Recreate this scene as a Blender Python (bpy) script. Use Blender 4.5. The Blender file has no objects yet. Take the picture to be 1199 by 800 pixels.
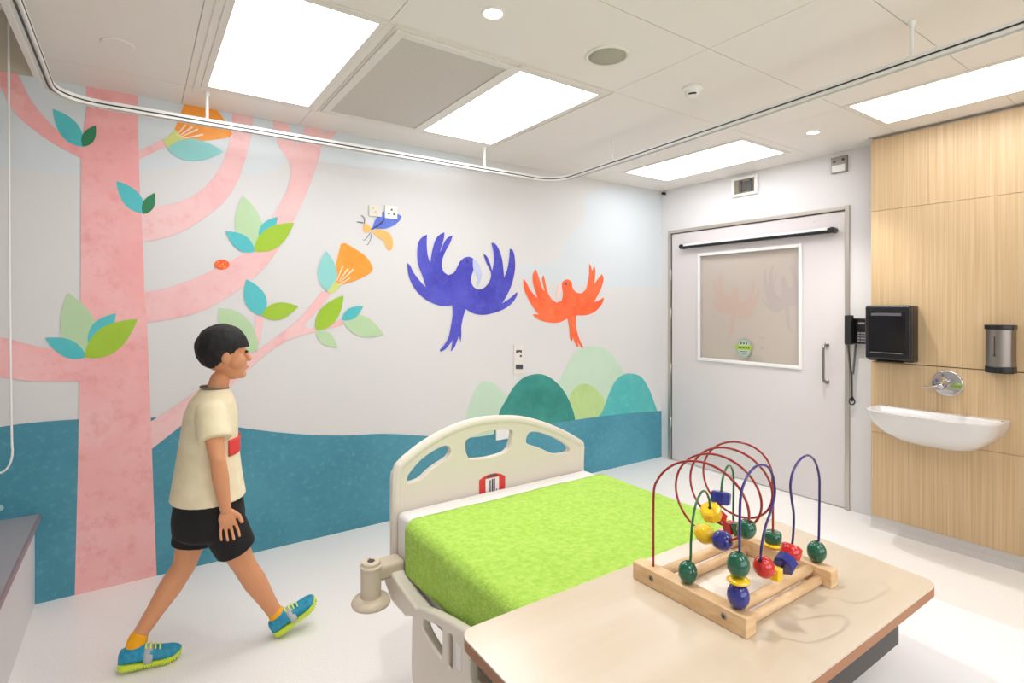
import bpy, bmesh, math, random
from mathutils import Vector, Matrix, Euler, geometry, noise
random.seed(7)
SC = bpy.context.scene
COL = SC.collection
PI = math.pi

# ------------------------------------------------------------------ camera, world, exposure
HEYE = 1.42            # lens height
FPX = 635.0            # focal length in pixels of the 1199 px wide frame
YAW = math.radians(34.69)
cam = bpy.data.cameras.new('camera'); camo = bpy.data.objects.new('camera', cam); COL.objects.link(camo)
cam.sensor_width = 36.0; cam.lens = 36.0 * FPX / 1199.0
cam.shift_y = -40.0 / 1199.0
cam.clip_start = 0.02
camo.location = (0, 0, HEYE); camo.rotation_euler = (PI / 2, 0, -YAW)
SC.camera = camo
world = bpy.data.worlds.new('world'); SC.world = world; world.use_nodes = True
world.node_tree.nodes['Background'].inputs[0].default_value = (0.8, 0.85, 1, 1)
world.node_tree.nodes['Background'].inputs[1].default_value = 0.3
SC.view_settings.view_transform = 'Standard'; SC.view_settings.look = 'None'
SC.view_settings.gamma = 1; SC.view_settings.use_curve_mapping = False
SC.view_settings.exposure = 0.11
PANEL_W = 6.4          # emission of the ceiling light diffusers
# added area light: soft fill from behind the viewer, at an invented window
la = bpy.data.lights.new('added_fill_light', 'AREA'); la.shape = 'RECTANGLE'; la.size = 4.2; la.size_y = 1.5; la.energy = 52; la.color = (.97, .985, 1.0)
lo_ = bpy.data.objects.new('added_fill_light', la); COL.objects.link(lo_); lo_.location = (1.3, -2.42, 1.65); lo_.rotation_euler = (PI / 2, 0, 0)
SC.cycles.use_denoising = True
SC.cycles.max_bounces = 10; SC.cycles.diffuse_bounces = 6

# ------------------------------------------------------------------ measuring helpers (where a sight line meets a real plane)
_V = (math.sin(YAW), math.cos(YAW)); _R = (math.cos(YAW), -math.sin(YAW))
def _ray(x, y):
    k = (x - 599.5) / FPX
    return Vector((_V[0] + _R[0] * k, _V[1] + _R[1] * k, (360.0 - y) / FPX))
CAMP = Vector((0, 0, HEYE))
def onY(x, y, Y): r = _ray(x, y); return CAMP + r * (Y / r.y)
def onX(x, y, X): r = _ray(x, y); return CAMP + r * (X / r.x)
def onZ(x, y, Z): r = _ray(x, y); return CAMP + r * ((Z - HEYE) / r.z)
def onPlane(x, y, p, n):
    r = _ray(x, y); t = (Vector(p) - CAMP).dot(Vector(n)) / r.dot(Vector(n)); return CAMP + r * t

# ------------------------------------------------------------------ materials
def lin(c):
    def f(u):
        u /= 255.0
        return u / 12.92 if u <= 0.04045 else ((u + 0.055) / 1.055) ** 2.4
    return (f(c[0]), f(c[1]), f(c[2]), 1)
def mat(name, rgb, rough=0.5, metal=0.0, spec=0.5, rgb2=None, scale=8.0, stretch=(1, 1, 1), bump=0.0, bscale=None, detail=4.0,
        sheen=0.0, emit=0.0, coat=0.0, lo=0.35, hi=0.65, sss=0.0):
    m = bpy.data.materials.new(name); m.use_nodes = True
    nt = m.node_tree; N = nt.nodes; L = nt.links; b = N['Principled BSDF']
    b.inputs['Base Color'].default_value = lin(rgb); b.inputs['Roughness'].default_value = rough
    b.inputs['Metallic'].default_value = metal; b.inputs['Specular IOR Level'].default_value = spec
    if sheen: b.inputs['Sheen Weight'].default_value = sheen
    if coat: b.inputs['Coat Weight'].default_value = coat
    if sss: b.inputs['Subsurface Weight'].default_value = sss; b.inputs['Subsurface Scale'].default_value = 0.01
    if emit:
        b.inputs['Emission Color'].default_value = lin(rgb); b.inputs['Emission Strength'].default_value = emit
    tc = N.new('ShaderNodeTexCoord'); mp = N.new('ShaderNodeMapping'); mp.inputs['Scale'].default_value = stretch
    L.new(tc.outputs['Object'], mp.inputs['Vector'])
    if rgb2 is not None:
        nz = N.new('ShaderNodeTexNoise'); nz.inputs['Scale'].default_value = scale; nz.inputs['Detail'].default_value = detail
        L.new(mp.outputs[0], nz.inputs['Vector'])
        cr = N.new('ShaderNodeValToRGB'); cr.color_ramp.elements[0].position = lo; cr.color_ramp.elements[1].position = hi
        cr.color_ramp.elements[0].color = lin(rgb); cr.color_ramp.elements[1].color = lin(rgb2)
        L.new(nz.outputs['Fac'], cr.inputs[0]); L.new(cr.outputs[0], b.inputs['Base Color'])
    if bump:
        nb = N.new('ShaderNodeTexNoise'); nb.inputs['Scale'].default_value = bscale or scale; nb.inputs['Detail'].default_value = 5
        L.new(mp.outputs[0], nb.inputs['Vector'])
        bp = N.new('ShaderNodeBump'); bp.inputs['Strength'].default_value = bump; bp.inputs['Distance'].default_value = 0.004
        L.new(nb.outputs['Fac'], bp.inputs['Height']); L.new(bp.outputs[0], b.inputs['Normal'])
    return m
def paint(name, rgb, rgb2, rgb3=None, scale=2.2, fine=24.0, rough=0.45):
    """watercolour look: a broad cloudy mix of two tones with a fine mottling of the third"""
    m = bpy.data.materials.new(name); m.use_nodes = True
    nt = m.node_tree; N = nt.nodes; L = nt.links; b = N['Principled BSDF']; b.inputs['Roughness'].default_value = rough
    tc = N.new('ShaderNodeTexCoord')
    n1 = N.new('ShaderNodeTexNoise'); n1.inputs['Scale'].default_value = scale; n1.inputs['Detail'].default_value = 6; n1.inputs['Roughness'].default_value = 0.62
    n2 = N.new('ShaderNodeTexNoise'); n2.inputs['Scale'].default_value = fine; n2.inputs['Detail'].default_value = 5; n2.inputs['Roughness'].default_value = 0.7
    for n in (n1, n2): L.new(tc.outputs['Object'], n.inputs['Vector'])
    cr = N.new('ShaderNodeValToRGB'); cr.color_ramp.elements[0].position = 0.36; cr.color_ramp.elements[1].position = 0.64
    cr.color_ramp.elements[0].color = lin(rgb); cr.color_ramp.elements[1].color = lin(rgb2)
    L.new(n1.outputs['Fac'], cr.inputs[0])
    c2 = N.new('ShaderNodeValToRGB'); c2.color_ramp.elements[0].position = 0.52; c2.color_ramp.elements[1].position = 0.72
    c2.color_ramp.elements[0].color = (0, 0, 0, 1); c2.color_ramp.elements[1].color = (0.7, 0.7, 0.7, 1)
    L.new(n2.outputs['Fac'], c2.inputs[0])
    mx = N.new('ShaderNodeMix'); mx.data_type = 'RGBA'
    L.new(c2.outputs[0], mx.inputs['Factor']); L.new(cr.outputs[0], mx.inputs['A']); mx.inputs['B'].default_value = lin(rgb3 or rgb2)
    L.new(mx.outputs['Result'], b.inputs['Base Color'])
    return m
def oak_mat(name, a, b_, c_, across='Y'):
    m = bpy.data.materials.new(name); m.use_nodes = True
    nt = m.node_tree; N = nt.nodes; L = nt.links; b = N['Principled BSDF']; b.inputs['Roughness'].default_value = 0.42
    tc = N.new('ShaderNodeTexCoord')
    outs = []
    for sx, sz in ((1.0, 0.012), (0.12, 0.02)):
        mp = N.new('ShaderNodeMapping')
        mp.inputs['Scale'].default_value = (sx, sx, sz)
        L.new(tc.outputs['Object'], mp.inputs['Vector'])
        n = N.new('ShaderNodeTexNoise'); n.inputs['Scale'].default_value = 130; n.inputs['Detail'].default_value = 3
        L.new(mp.outputs[0], n.inputs['Vector']); outs.append(n)
    cr = N.new('ShaderNodeValToRGB'); cr.color_ramp.elements[0].position = 0.35; cr.color_ramp.elements[1].position = 0.66
    cr.color_ramp.elements[0].color = lin(a); cr.color_ramp.elements[1].color = lin(b_)
    L.new(outs[0].outputs['Fac'], cr.inputs[0])
    c2 = N.new('ShaderNodeMapRange'); c2.inputs['From Min'].default_value = 0.35; c2.inputs['From Max'].default_value = 0.7
    c2.inputs['To Max'].default_value = 0.55
    L.new(outs[1].outputs['Fac'], c2.inputs['Value'])
    mx = N.new('ShaderNodeMix'); mx.data_type = 'RGBA'
    L.new(c2.outputs[0], mx.inputs['Factor']); L.new(cr.outputs[0], mx.inputs['A']); mx.inputs['B'].default_value = lin(c_)
    L.new(mx.outputs['Result'], b.inputs['Base Color'])
    return m

M = {}
M['wall'] = mat('wall_paint', (220, 219, 217), 0.5, rgb2=(217, 216, 215), scale=1.2)
M['wall_door'] = mat('wall_paint_warm', (224, 221, 220), 0.5)
M['ceiling'] = mat('ceiling_panel', (233, 228, 221), 0.45)
M['gap'] = mat('ceiling_joint', (226, 220, 210), 0.8)
M['floor'] = mat('speckled_vinyl', (243, 239, 235), 0.3, rgb2=(232, 228, 223), scale=220, lo=0.42, hi=0.6, detail=2, bump=0.02, bscale=9)
M['cove'] = mat('speckled_vinyl_cove', (205, 198, 192), 0.4, rgb2=(190, 183, 178), scale=220)
M['oak'] = oak_mat('oak_veneer', (190, 160, 120), (210, 183, 144), (198, 168, 128))
M['shadowgap'] = mat('dark_joint', (96, 70, 48), 0.7)
M['white'] = mat('white_metal', (236, 235, 231), 0.35)
M['offwhite'] = mat('offwhite_plastic', (226, 222, 214), 0.4)
M['diffuser'] = mat('light_diffuser', (249, 250, 255), 0.5, emit=PANEL_W)
M['lamp'] = mat('downlight_lens', (255, 246, 228), 0.5, emit=16)
M['chrome'] = mat('chrome', (205, 205, 208), 0.08, metal=1)
M['steel'] = mat('brushed_steel', (150, 143, 137), 0.38, metal=1)
M['satin'] = mat('satin_aluminium', (198, 190, 180), 0.35, metal=0.85)
M['black'] = mat('black_plastic', (20, 20, 24), 0.3)
M['smoke'] = mat('smoked_black_plastic', (9, 10, 16), 0.12)
M['rubber'] = mat('dark_rubber', (26, 25, 25), 0.6)
M['grille'] = mat('perforated_grille', (190, 182, 170), 0.5)
M['speaker'] = mat('speaker_mesh', (168, 165, 148), 0.7)
M['door'] = mat('door_laminate', (218, 211, 210), 0.38)
M['blind'] = mat('blind_behind_glass', (207, 194, 181), 0.7)
M['ceramic'] = mat('white_ceramic', (214, 212, 210), 0.12, coat=0.4)
M['bed'] = mat('cream_bed_plastic', (216, 208, 196), 0.38)
M['bed_dark'] = mat('taupe_bed_plastic', (200, 186, 165), 0.4)
M['sheet'] = mat('white_cotton', (228, 226, 225), 0.85, bump=0.1, bscale=40)
M['red'] = mat('red_label', (206, 52, 48), 0.45)
M['paper'] = mat('printed_paper', (228, 224, 224), 0.6)
M['ink'] = mat('dark_ink', (70, 68, 78), 0.6)
M['bench'] = mat('grey_bench_top', (158, 154, 158), 0.3)
M['bench_edge'] = mat('mauve_bench_edge', (148, 128, 134), 0.4)
M['beech'] = mat('beech_wood', (226, 194, 152), 0.42, rgb2=(212, 174, 128), scale=30, stretch=(0.4, 1, 3), detail=3)
M['laminate'] = mat('beech_laminate', (208, 194, 174), 0.2, rgb2=(200, 184, 161), scale=14, stretch=(0.15, 1, 1), detail=5)
M['edge'] = mat('brown_table_edge', (160, 108, 70), 0.45)
M['graphite'] = mat('graphite_metal', (56, 52, 48), 0.45)
def glossy(n, c): return mat(n, c, 0.16, coat=0.5)
M['t_red'] = glossy('toy_red', (200, 34, 28)); M['t_blue'] = glossy('toy_blue', (32, 42, 130)); M['t_green'] = glossy('toy_green', (14, 88, 62))
M['t_yellow'] = glossy('toy_yellow', (240, 196, 16)); M['w_red'] = glossy('wire_red', (150, 24, 22)); M['w_green'] = glossy('wire_green', (22, 98, 48))
M['w_purple'] = glossy('wire_purple', (46, 32, 108)); M['hole'] = mat('bead_hole', (12, 10, 10), 0.8)
M['skin'] = mat('skin', (212, 148, 106), 0.5, sss=0.05)
M['hair'] = mat('black_hair', (16, 12, 12), 0.7, bump=0.6, bscale=60, stretch=(1, 1, 0.3))
M['shirt'] = mat('cream_cotton', (236, 224, 192), 0.85, rgb2=(228, 214, 178), scale=14, bump=0.1, bscale=30)
M['print'] = mat('red_shirt_print', (218, 62, 58), 0.8)
M['shorts'] = mat('black_cotton', (17, 16, 17), 0.85)
M['sock'] = mat('orange_sock', (240, 168, 14), 0.85, bump=0.2, bscale=120)
M['shoe'] = mat('blue_shoe_mesh', (26, 128, 164), 0.55, rgb2=(38, 152, 186), scale=60)
M['sole'] = mat('lime_sole', (204, 226, 60), 0.5)
M['strap'] = mat('silver_strap', (176, 182, 184), 0.4)
M['eye'] = mat('dark_eye', (20, 14, 12), 0.2); M['lip'] = mat('lip', (186, 96, 80), 0.5)

# towel: lime terry
def towel_mat():
    m = mat('lime_terry', (152, 196, 64), 0.95, rgb2=(174, 210, 90), scale=60, sheen=0.08, detail=8, bump=1.0, bscale=130)
    return m
M['towel'] = towel_mat()
# glass: a partly see-through pane that also mirrors the room
def glass_mat():
    m = bpy.data.materials.new('window_glass'); m.use_nodes = True
    nt = m.node_tree; N = nt.nodes; L = nt.links; N.remove(N['Principled BSDF'])
    tr = N.new('ShaderNodeBsdfTransparent'); gl = N.new('ShaderNodeBsdfGlossy'); gl.inputs['Roughness'].default_value = 0.015
    lw = N.new('ShaderNodeLayerWeight'); lw.inputs['Blend'].default_value = .5; pw = N.new('ShaderNodeMath'); pw.operation = 'POWER'; pw.inputs[1].default_value = 3.0; L.new(lw.outputs['Facing'], pw.inputs[0]); fr = N.new('ShaderNodeMath'); fr.operation = 'MULTIPLY_ADD'; fr.inputs[1].default_value = .75; fr.inputs[2].default_value = .05; L.new(pw.outputs[0], fr.inputs[0])
    mx = N.new('ShaderNodeMixShader'); L.new(fr.outputs[0], mx.inputs[0]); L.new(tr.outputs[0], mx.inputs[1]); L.new(gl.outputs[0], mx.inputs[2])
    L.new(mx.outputs[0], N['Material Output'].inputs[0]); return m
M['glass'] = glass_mat()

# mural paints
M['p_tree'] = paint('mural_pink', (247, 198, 196), (241, 168, 167), (231, 148, 148), 1.3, 13)
M['p_branch'] = paint('mural_pale_pink', (241, 200, 199), (237, 182, 181), (232, 164, 163), 1.6, 12)
M['p_band'] = paint('mural_teal', (62, 136, 156), (78, 152, 172), (94, 166, 184), 1.5, 30)
M['p_hill1'] = paint('mural_deep_teal', (36, 126, 116), (60, 154, 142), (50, 150, 148), 3.5, 12)
M['p_hill2'] = paint('mural_turquoise', (70, 176, 178), (94, 192, 186), (116, 202, 196), 2.5, 14)
M['p_hill3'] = paint('mural_lime', (176, 208, 132), (188, 216, 148), (200, 220, 164), 3, 14)
M['p_hill4'] = paint('mural_sage', (192, 218, 194), (200, 224, 200), None, 2, 10)
M['p_cloud'] = paint('mural_cloud', (211, 219, 222), (213, 220, 223), None, 2, 8)
M['p_leafteal'] = paint('mural_leaf_teal', (74, 186, 192), (84, 192, 196), None, 5, 30)
M['p_leafpale'] = paint('mural_leaf_aqua', (134, 206, 202), (146, 210, 206), None, 5, 30)
M['p_leafsage'] = paint('mural_leaf_sage', (180, 210, 164), (186, 214, 172), None, 5, 30)
M['p_leaflime'] = paint('mural_leaf_lime', (152, 192, 30), (162, 198, 44), None, 5, 30)
M['p_leafdark'] = paint('mural_leaf_dark', (28, 122, 80), (34, 128, 84), None, 5, 30)
M['p_orange'] = paint('mural_orange', (250, 160, 46), (244, 150, 40), (250, 176, 70), 5, 30)
M['p_peach'] = paint('mural_peach', (252, 186, 108), (250, 180, 100), None, 5, 30)
M['p_purple'] = paint('mural_purple', (62, 62, 178), (84, 86, 200), (98, 100, 206), 4, 20)
M['p_red'] = paint('mural_orange_red', (250, 96, 50), (248, 116, 70), (252, 128, 80), 5, 20)
M['p_lav'] = paint('mural_lavender', (186, 194, 230), (198, 206, 234), None, 5, 30)
M['p_pinkbeak'] = paint('mural_beak_pink', (246, 206, 196), (246, 214, 206), None, 5, 30)
M['p_stem'] = paint('mural_white_pink', (250, 224, 200), (250, 220, 196), None, 5, 30)
M['p_base'] = paint('mural_yellowgreen', (200, 212, 110), (210, 216, 130), None, 5, 30)
M['p_blue'] = paint('mural_wing_blue', (84, 110, 208), (102, 128, 220), None, 8, 30)
M['p_navy'] = paint('mural_navy', (50, 58, 130), (56, 64, 140), None, 8, 30)
M['p_ink'] = paint('mural_ink', (80, 80, 110), (90, 90, 120), None, 8, 30)
M['p_bug'] = paint('mural_bug_red', (240, 80, 30), (244, 96, 40), (255, 196, 60), 20, 60)

# ------------------------------------------------------------------ building helpers
def link(name, bm, m=None, parent=None, smooth=False, bevel=0.0, seg=2, mods=None):
    bmesh.ops.recalc_face_normals(bm, faces=bm.faces)
    me = bpy.data.meshes.new(name); bm.to_mesh(me); bm.free()
    if smooth: me.shade_smooth()
    o = bpy.data.objects.new(name, me); COL.objects.link(o)
    if m is not None: me.materials.append(m)
    if parent is not None: o.parent = parent; o.matrix_parent_inverse = Matrix.Translation(-parent.location) if parent.type == 'EMPTY' else Matrix.Identity(4)
    if bevel:
        b = o.modifiers.new('bevel', 'BEVEL'); b.width = bevel; b.segments = seg; b.limit_method = 'ANGLE'; b.angle_limit = math.radians(40)
        me.shade_smooth()
        w = o.modifiers.new('wn', 'WEIGHTED_NORMAL')
    return o
def tag(o, label=None, cat=None, group=None, kind=None):
    if label: o['label'] = label
    if cat: o['category'] = cat
    if group: o['group'] = group
    if kind: o['kind'] = kind
    return o
def thing(name, loc, label, cat, group=None):
    o = bpy.data.objects.new(name, None); COL.objects.link(o); o.location = loc; o.empty_display_size = 0.05
    return tag(o, label, cat, group)
def structure(o): o['kind'] = 'structure'; return o
def box(bm, x0, x1, y0, y1, z0, z1, mtx=None):
    v = [bm.verts.new((x, y, z)) for x in (x0, x1) for y in (y0, y1) for z in (z0, z1)]
    if mtx is not None:
        for q in v: q.co = mtx @ q.co
    for f in ((0, 1, 3, 2), (4, 6, 7, 5), (0, 4, 5, 1), (2, 3, 7, 6), (0, 2, 6, 4), (1, 5, 7, 3)): bm.faces.new([v[i] for i in f])
    return v
def boxes(*bs):
    bm = bmesh.new()
    for b in bs: box(bm, *b)
    return bm
def cyl(bm, p0, p1, r0, r1=None, n=20, caps=True):
    r1 = r0 if r1 is None else r1
    p0 = Vector(p0); p1 = Vector(p1); d = (p1 - p0).normalized()
    a = d.orthogonal().normalized(); b = d.cross(a)
    A = []; B = []
    for i in range(n):
        t = 2 * PI * i / n; u = a * math.cos(t) + b * math.sin(t)
        A.append(bm.verts.new(p0 + u * r0)); B.append(bm.verts.new(p1 + u * r1))
    for i in range(n): bm.faces.new((A[i], A[(i + 1) % n], B[(i + 1) % n], B[i]))
    if caps: bm.faces.new(A[::-1]); bm.faces.new(B)
def lathe(bm, base, prof, axis=(0, 0, 1), n=28):
    """prof: (radius, height) pairs along the axis from base"""
    base = Vector(base); d = Vector(axis).normalized(); a = d.orthogonal().normalized(); b = d.cross(a); rings = []
    for r, h in prof:
        if r < 1e-6: rings.append([bm.verts.new(base + d * h)])
        else: rings.append([bm.verts.new(base + d * h + (a * math.cos(2 * PI * i / n) + b * math.sin(2 * PI * i / n)) * r) for i in range(n)])
    for R0, R1 in zip(rings, rings[1:]):
        for i in range(n):
            j = (i + 1) % n
            if len(R0) == 1 and len(R1) == 1: continue
            if len(R0) == 1: bm.faces.new((R0[0], R1[j], R1[i]))
            elif len(R1) == 1: bm.faces.new((R0[i], R0[j], R1[0]))
            else: bm.faces.new((R0[i], R0[j], R1[j], R1[i]))
    if len(rings[0]) > 1: bm.faces.new(rings[0][::-1])
    if len(rings[-1]) > 1: bm.faces.new(rings[-1])
def ball(bm, c, rx, ry=None, rz=None, sub=3, mtx=None):
    ry = rx if ry is None else ry; rz = rx if rz is None else rz
    r = bmesh.ops.create_icosphere(bm, subdivisions=sub, radius=1.0)
    for v in r['verts']:
        p = Vector((v.co.x * rx, v.co.y * ry, v.co.z * rz))
        if mtx is not None: p = mtx @ p
        v.co = p + Vector(c)
def limb(bm, pts, rad, n=16):
    """tapered chain of cones with round joints"""
    for (p, q, r0, r1) in zip(pts, pts[1:], rad, rad[1:]): cyl(bm, p, q, r0, r1, n)
    for p, r in zip(pts, rad): ball(bm, p, r, sub=2)
def loft(bm, rings, n=28, caps=True):
    """rings: (centre, u, v) where u, v are the half-axis vectors"""
    R = []
    for c, u, v in rings:
        c = Vector(c); u = Vector(u); v = Vector(v)
        R.append([bm.verts.new(c + u * math.cos(2 * PI * i / n) + v * math.sin(2 * PI * i / n)) for i in range(n)])
    for A, B in zip(R, R[1:]):
        for i in range(n): bm.faces.new((A[i], A[(i + 1) % n], B[(i + 1) % n], B[i]))
    if caps: bm.faces.new(R[0][::-1]); bm.faces.new(R[-1])
def catmull(pts, closed=False, k=6):
    P = [Vector(p) for p in pts]; n = len(P); out = []
    rng = range(n if closed else n - 1)
    for i in rng:
        p1 = P[i]; p2 = P[(i + 1) % n]
        p0 = P[(i - 1) % n] if (closed or i > 0) else p1 * 2 - p2
        p3 = P[(i + 2) % n] if (closed or i + 2 < n) else p2 * 2 - p1
        for s in range(k):
            t = s / k
            out.append(0.5 * ((2 * p1) + (p2 - p0) * t + (2 * p0 - 5 * p1 + 4 * p2 - p3) * t * t + (3 * p1 - p0 - 3 * p2 + p3) * t ** 3))
    if not closed: out.append(P[-1])
    return out
def outline(pts, ang=52, k=4):
    """closed 2D outline smoothed between its sharp corners"""
    P = [Vector((p[0], p[1])) for p in pts]; n = len(P); C = []
    for i in range(n):
        a = P[i] - P[i - 1]; b = P[(i + 1) % n] - P[i]
        if a.length > 1e-9 and b.length > 1e-9 and abs(math.degrees(a.angle(b))) > ang: C.append(i)
    if not C: return catmull(P, True, k)
    out = []
    for a, b in zip(C, C[1:] + [C[0] + n]):
        seg = [P[i % n] for i in range(a, b + 1)]
        out += catmull(seg, False, k)[:-1]
    return out
def tube(bm, pts, r, n=10, closed=False, caps=True):
    P = [Vector(p) for p in pts]; m = len(P); R = []; up = None
    for i in range(m):
        t = (P[(i + 1) % m] - P[i - 1]) if (closed or 0 < i < m - 1) else (P[1] - P[0] if i == 0 else P[-1] - P[-2])
        t.normalize()
        if up is None: up = t.orthogonal().normalized()
        up = (up - t * up.dot(t)); up = up.normalized() if up.length > 1e-6 else t.orthogonal().normalized()
        s = t.cross(up)
        R.append([bm.verts.new(P[i] + (up * math.cos(2 * PI * j / n) + s * math.sin(2 * PI * j / n)) * r) for j in range(n)])
    for i in range(m if closed else m - 1):
        A = R[i]; B = R[(i + 1) % m]
        for j in range(n): bm.faces.new((A[j], A[(j + 1) % n], B[(j + 1) % n], B[j]))
    if not closed and caps: bm.faces.new(R[0][::-1]); bm.faces.new(R[-1])
def sweep(bm, pts, prof):
    """extrude an (across, up) profile along a level path"""
    P = [Vector(p) for p in pts]; m = len(P); R = []
    for i in range(m):
        t = (P[min(i + 1, m - 1)] - P[max(i - 1, 0)]); t.z = 0; t.normalize(); s = Vector((t.y, -t.x, 0))
        R.append([bm.verts.new(P[i] + s * a + Vector((0, 0, b))) for a, b in prof])
    n = len(prof)
    for A, B in zip(R, R[1:]):
        for j in range(n): bm.faces.new((A[j], A[(j + 1) % n], B[(j + 1) % n], B[j]))
    bm.faces.new(R[0][::-1]); bm.faces.new(R[-1])
def prism(bm, poly, off):
    """poly: list of 3D points in a plane; off: extrusion vector"""
    poly = [Vector(p) for p in poly]; off = Vector(off); n = len(poly)
    A = [bm.verts.new(p) for p in poly]; B = [bm.verts.new(p + off) for p in poly]
    tris = geometry.tessellate_polygon([poly])
    for t in tris:
        bm.faces.new([A[i] for i in t]); bm.faces.new([B[i] for i in t][::-1])
    for i in range(n): bm.faces.new((A[i], A[(i + 1) % n], B[(i + 1) % n], B[i]))
def plate_with_holes(name, outer, holes, depth, bev, to3d, m, parent):
    """solid plate from a 2D outline with holes, rounded edges; to3d is a matrix from the XY plane"""
    cu = bpy.data.curves.new(name, 'CURVE'); cu.dimensions = '2D'; cu.fill_mode = 'BOTH'; cu.extrude = depth; cu.bevel_depth = bev; cu.bevel_resolution = 3
    for pl in [outer] + holes:
        sp = cu.splines.new('POLY'); sp.points.add(len(pl) - 1); sp.use_cyclic_u = True
        for q, p in zip(sp.points, pl): q.co = (p[0], p[1], 0, 1)
    tmp = bpy.data.objects.new('tmp', cu); COL.objects.link(tmp)
    dg = bpy.context.evaluated_depsgraph_get(); me = bpy.data.meshes.new_from_object(tmp.evaluated_get(dg)); me.transform(to3d)
    bpy.data.objects.remove(tmp); bpy.data.curves.remove(cu)
    me.name = name; me.materials.clear(); me.materials.append(m)
    me.shade_smooth()
    o = bpy.data.objects.new(name, me); COL.objects.link(o)
    o.modifiers.new('wn', 'WEIGHTED_NORMAL').keep_sharp = False
    if parent is not None: o.parent = parent; o.matrix_parent_inverse = Matrix.Translation(-parent.location)
    return o

# ------------------------------------------------------------------ the room
WY = 3.43      # mural wall
WX = 4.10      # door wall
PX = 3.92      # face of the oak cladding
CZ = 2.52      # ceiling
XL, YB = -1.35, -2.3
structure(link('floor', boxes((XL - .1, WX + .1, YB - .1, WY + .1, -0.1, 0)), M['floor']))
structure(link('wall_back', boxes((XL - .1, WX + .1, WY, WY + .1, 0, 2.8)), M['wall']))
structure(link('wall_left', boxes((XL - .1, XL, YB, WY, 0, 2.8)), M['wall']))
structure(link('wall_front', boxes((XL - .1, WX + .1, YB - .1, YB, 0, .9), (XL - .1, WX + .1, YB - .1, YB, 2.4, 2.8), (XL - .1, -.8, YB - .1, YB, .9, 2.4), (3.4, WX + .1, YB - .1, YB, .9, 2.4)), M['wall']))  # opening added to let the fill light in
structure(link('added_window_1', boxes((-.8, 3.4, YB - .06, YB - .02, .9, .94), (-.8, 3.4, YB - .06, YB - .02, 2.36, 2.4), (-.8, -.76, YB - .06, YB - .02, .94, 2.36), (3.36, 3.4, YB - .06, YB - .02, .94, 2.36), (1.28, 1.32, YB - .06, YB - .02, .94, 2.36)), M['white']))  # unseen window frame, added around the fill light
DY0, DY1, DZ = 1.802, 3.314, 2.105
structure(link('wall_right', boxes((WX, WX + .1, DY1, WY, 0, 2.8), (WX, WX + .1, YB, DY0, 0, 2.8), (WX, WX + .1, DY0, DY1, DZ, 2.8)), M['wall_door']))
# ceiling in metal panels with thin joints, and the raised strip above the bench
bm = bmesh.new(); g = 0.0013
xs = [-0.405, 0.2, 0.8, 2.0, 3.2, WX]; ys = [YB, -1.38, -0.82, -0.26, 0.3, 0.86, 1.42, 1.98, 3.13, WY]
for a, b in zip(xs, xs[1:]):
    for c, d in zip(ys, ys[1:]):
        box(bm, a + (g if a > xs[0] else 0), b - (g if b < WX else 0), c + (g if c > YB else 0), d - (g if d < WY else 0), CZ, CZ + 0.02)
structure(link('ceiling', bm, M['ceiling']))
structure(link('ceiling_void', boxes((-0.40, WX, YB, WY, CZ + 0.021, CZ + 0.05)), M['gap']))
structure(link('ceiling_recess', boxes((-0.405, -0.39, YB, WY, CZ + 0.02, 2.8), (XL - .1, WX + .1, YB - .1, WY + .1, 2.8, 2.86)), M['ceiling']))
structure(link('trim_6', boxes((XL, -.405, WY - .006, WY, CZ, 2.8)), mat('shaded_bare_wall', (196, 186, 168), .6)))  # bare wall top, with the recess's shade put into its taupe
# oak cladding behind the basin
PY1 = 1.568
bm = bmesh.new(); s = 0.0022
zc = [0.075, 0.616, 1.07, 2.04, 2.50]
for i, (a, b) in enumerate(zip(zc, zc[1:])):
    yc = [YB, -0.6, 0.4, 1.258, PY1] if i == 3 else [YB, -1.5, 0.02, PY1]
    sg = 0.004 if i in (1, 2) else s
    for c, d in zip(yc, yc[1:]):
        box(bm, PX, PX + 0.02, c + s / 3, d - (s / 3 if d < PY1 else 0), a + s / 2, b - (0.004 if i == 1 else s / 2))
structure(link('trim_1', bm, M['oak'])); 
structure(link('trim_2', boxes((PX + 0.019, WX, YB, PY1, 0.075, CZ)), M['shadowgap']))
structure(link('trim_3', boxes((PX + 0.012, PX + 0.016, YB, PY1, 2.50, CZ), (PX - 0.012, PX, YB, PY1 + 0.012, CZ - 0.006, CZ)), M['satin']))
bm = bmesh.new()   # coved vinyl skirting under the oak
prism(bm, [(PX + 0.015, PY1, 0), (PX + 0.015, PY1, 0.075), (PX + 0.004, PY1, 0.075), (PX + 0.002, PY1, 0.03), (PX - 0.006, PY1, 0.008), (PX - 0.022, PY1, 0.0005), (PX - 0.022, PY1, 0)], (0, YB - PY1, 0))
structure(link('baseboard_right', bm, M['cove']))
# door frame
bm = boxes((WX - 0.012, WX + .05, DY0 - 0.03, DY0, 0, DZ + 0.03), (WX - 0.012, WX + .05, DY1, DY1 + 0.03, 0, DZ + 0.03), (WX - 0.012, WX + .05, DY0, DY1, DZ, DZ + 0.03))
structure(link('trim_4', bm, M['satin'], bevel=0.003))

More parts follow.
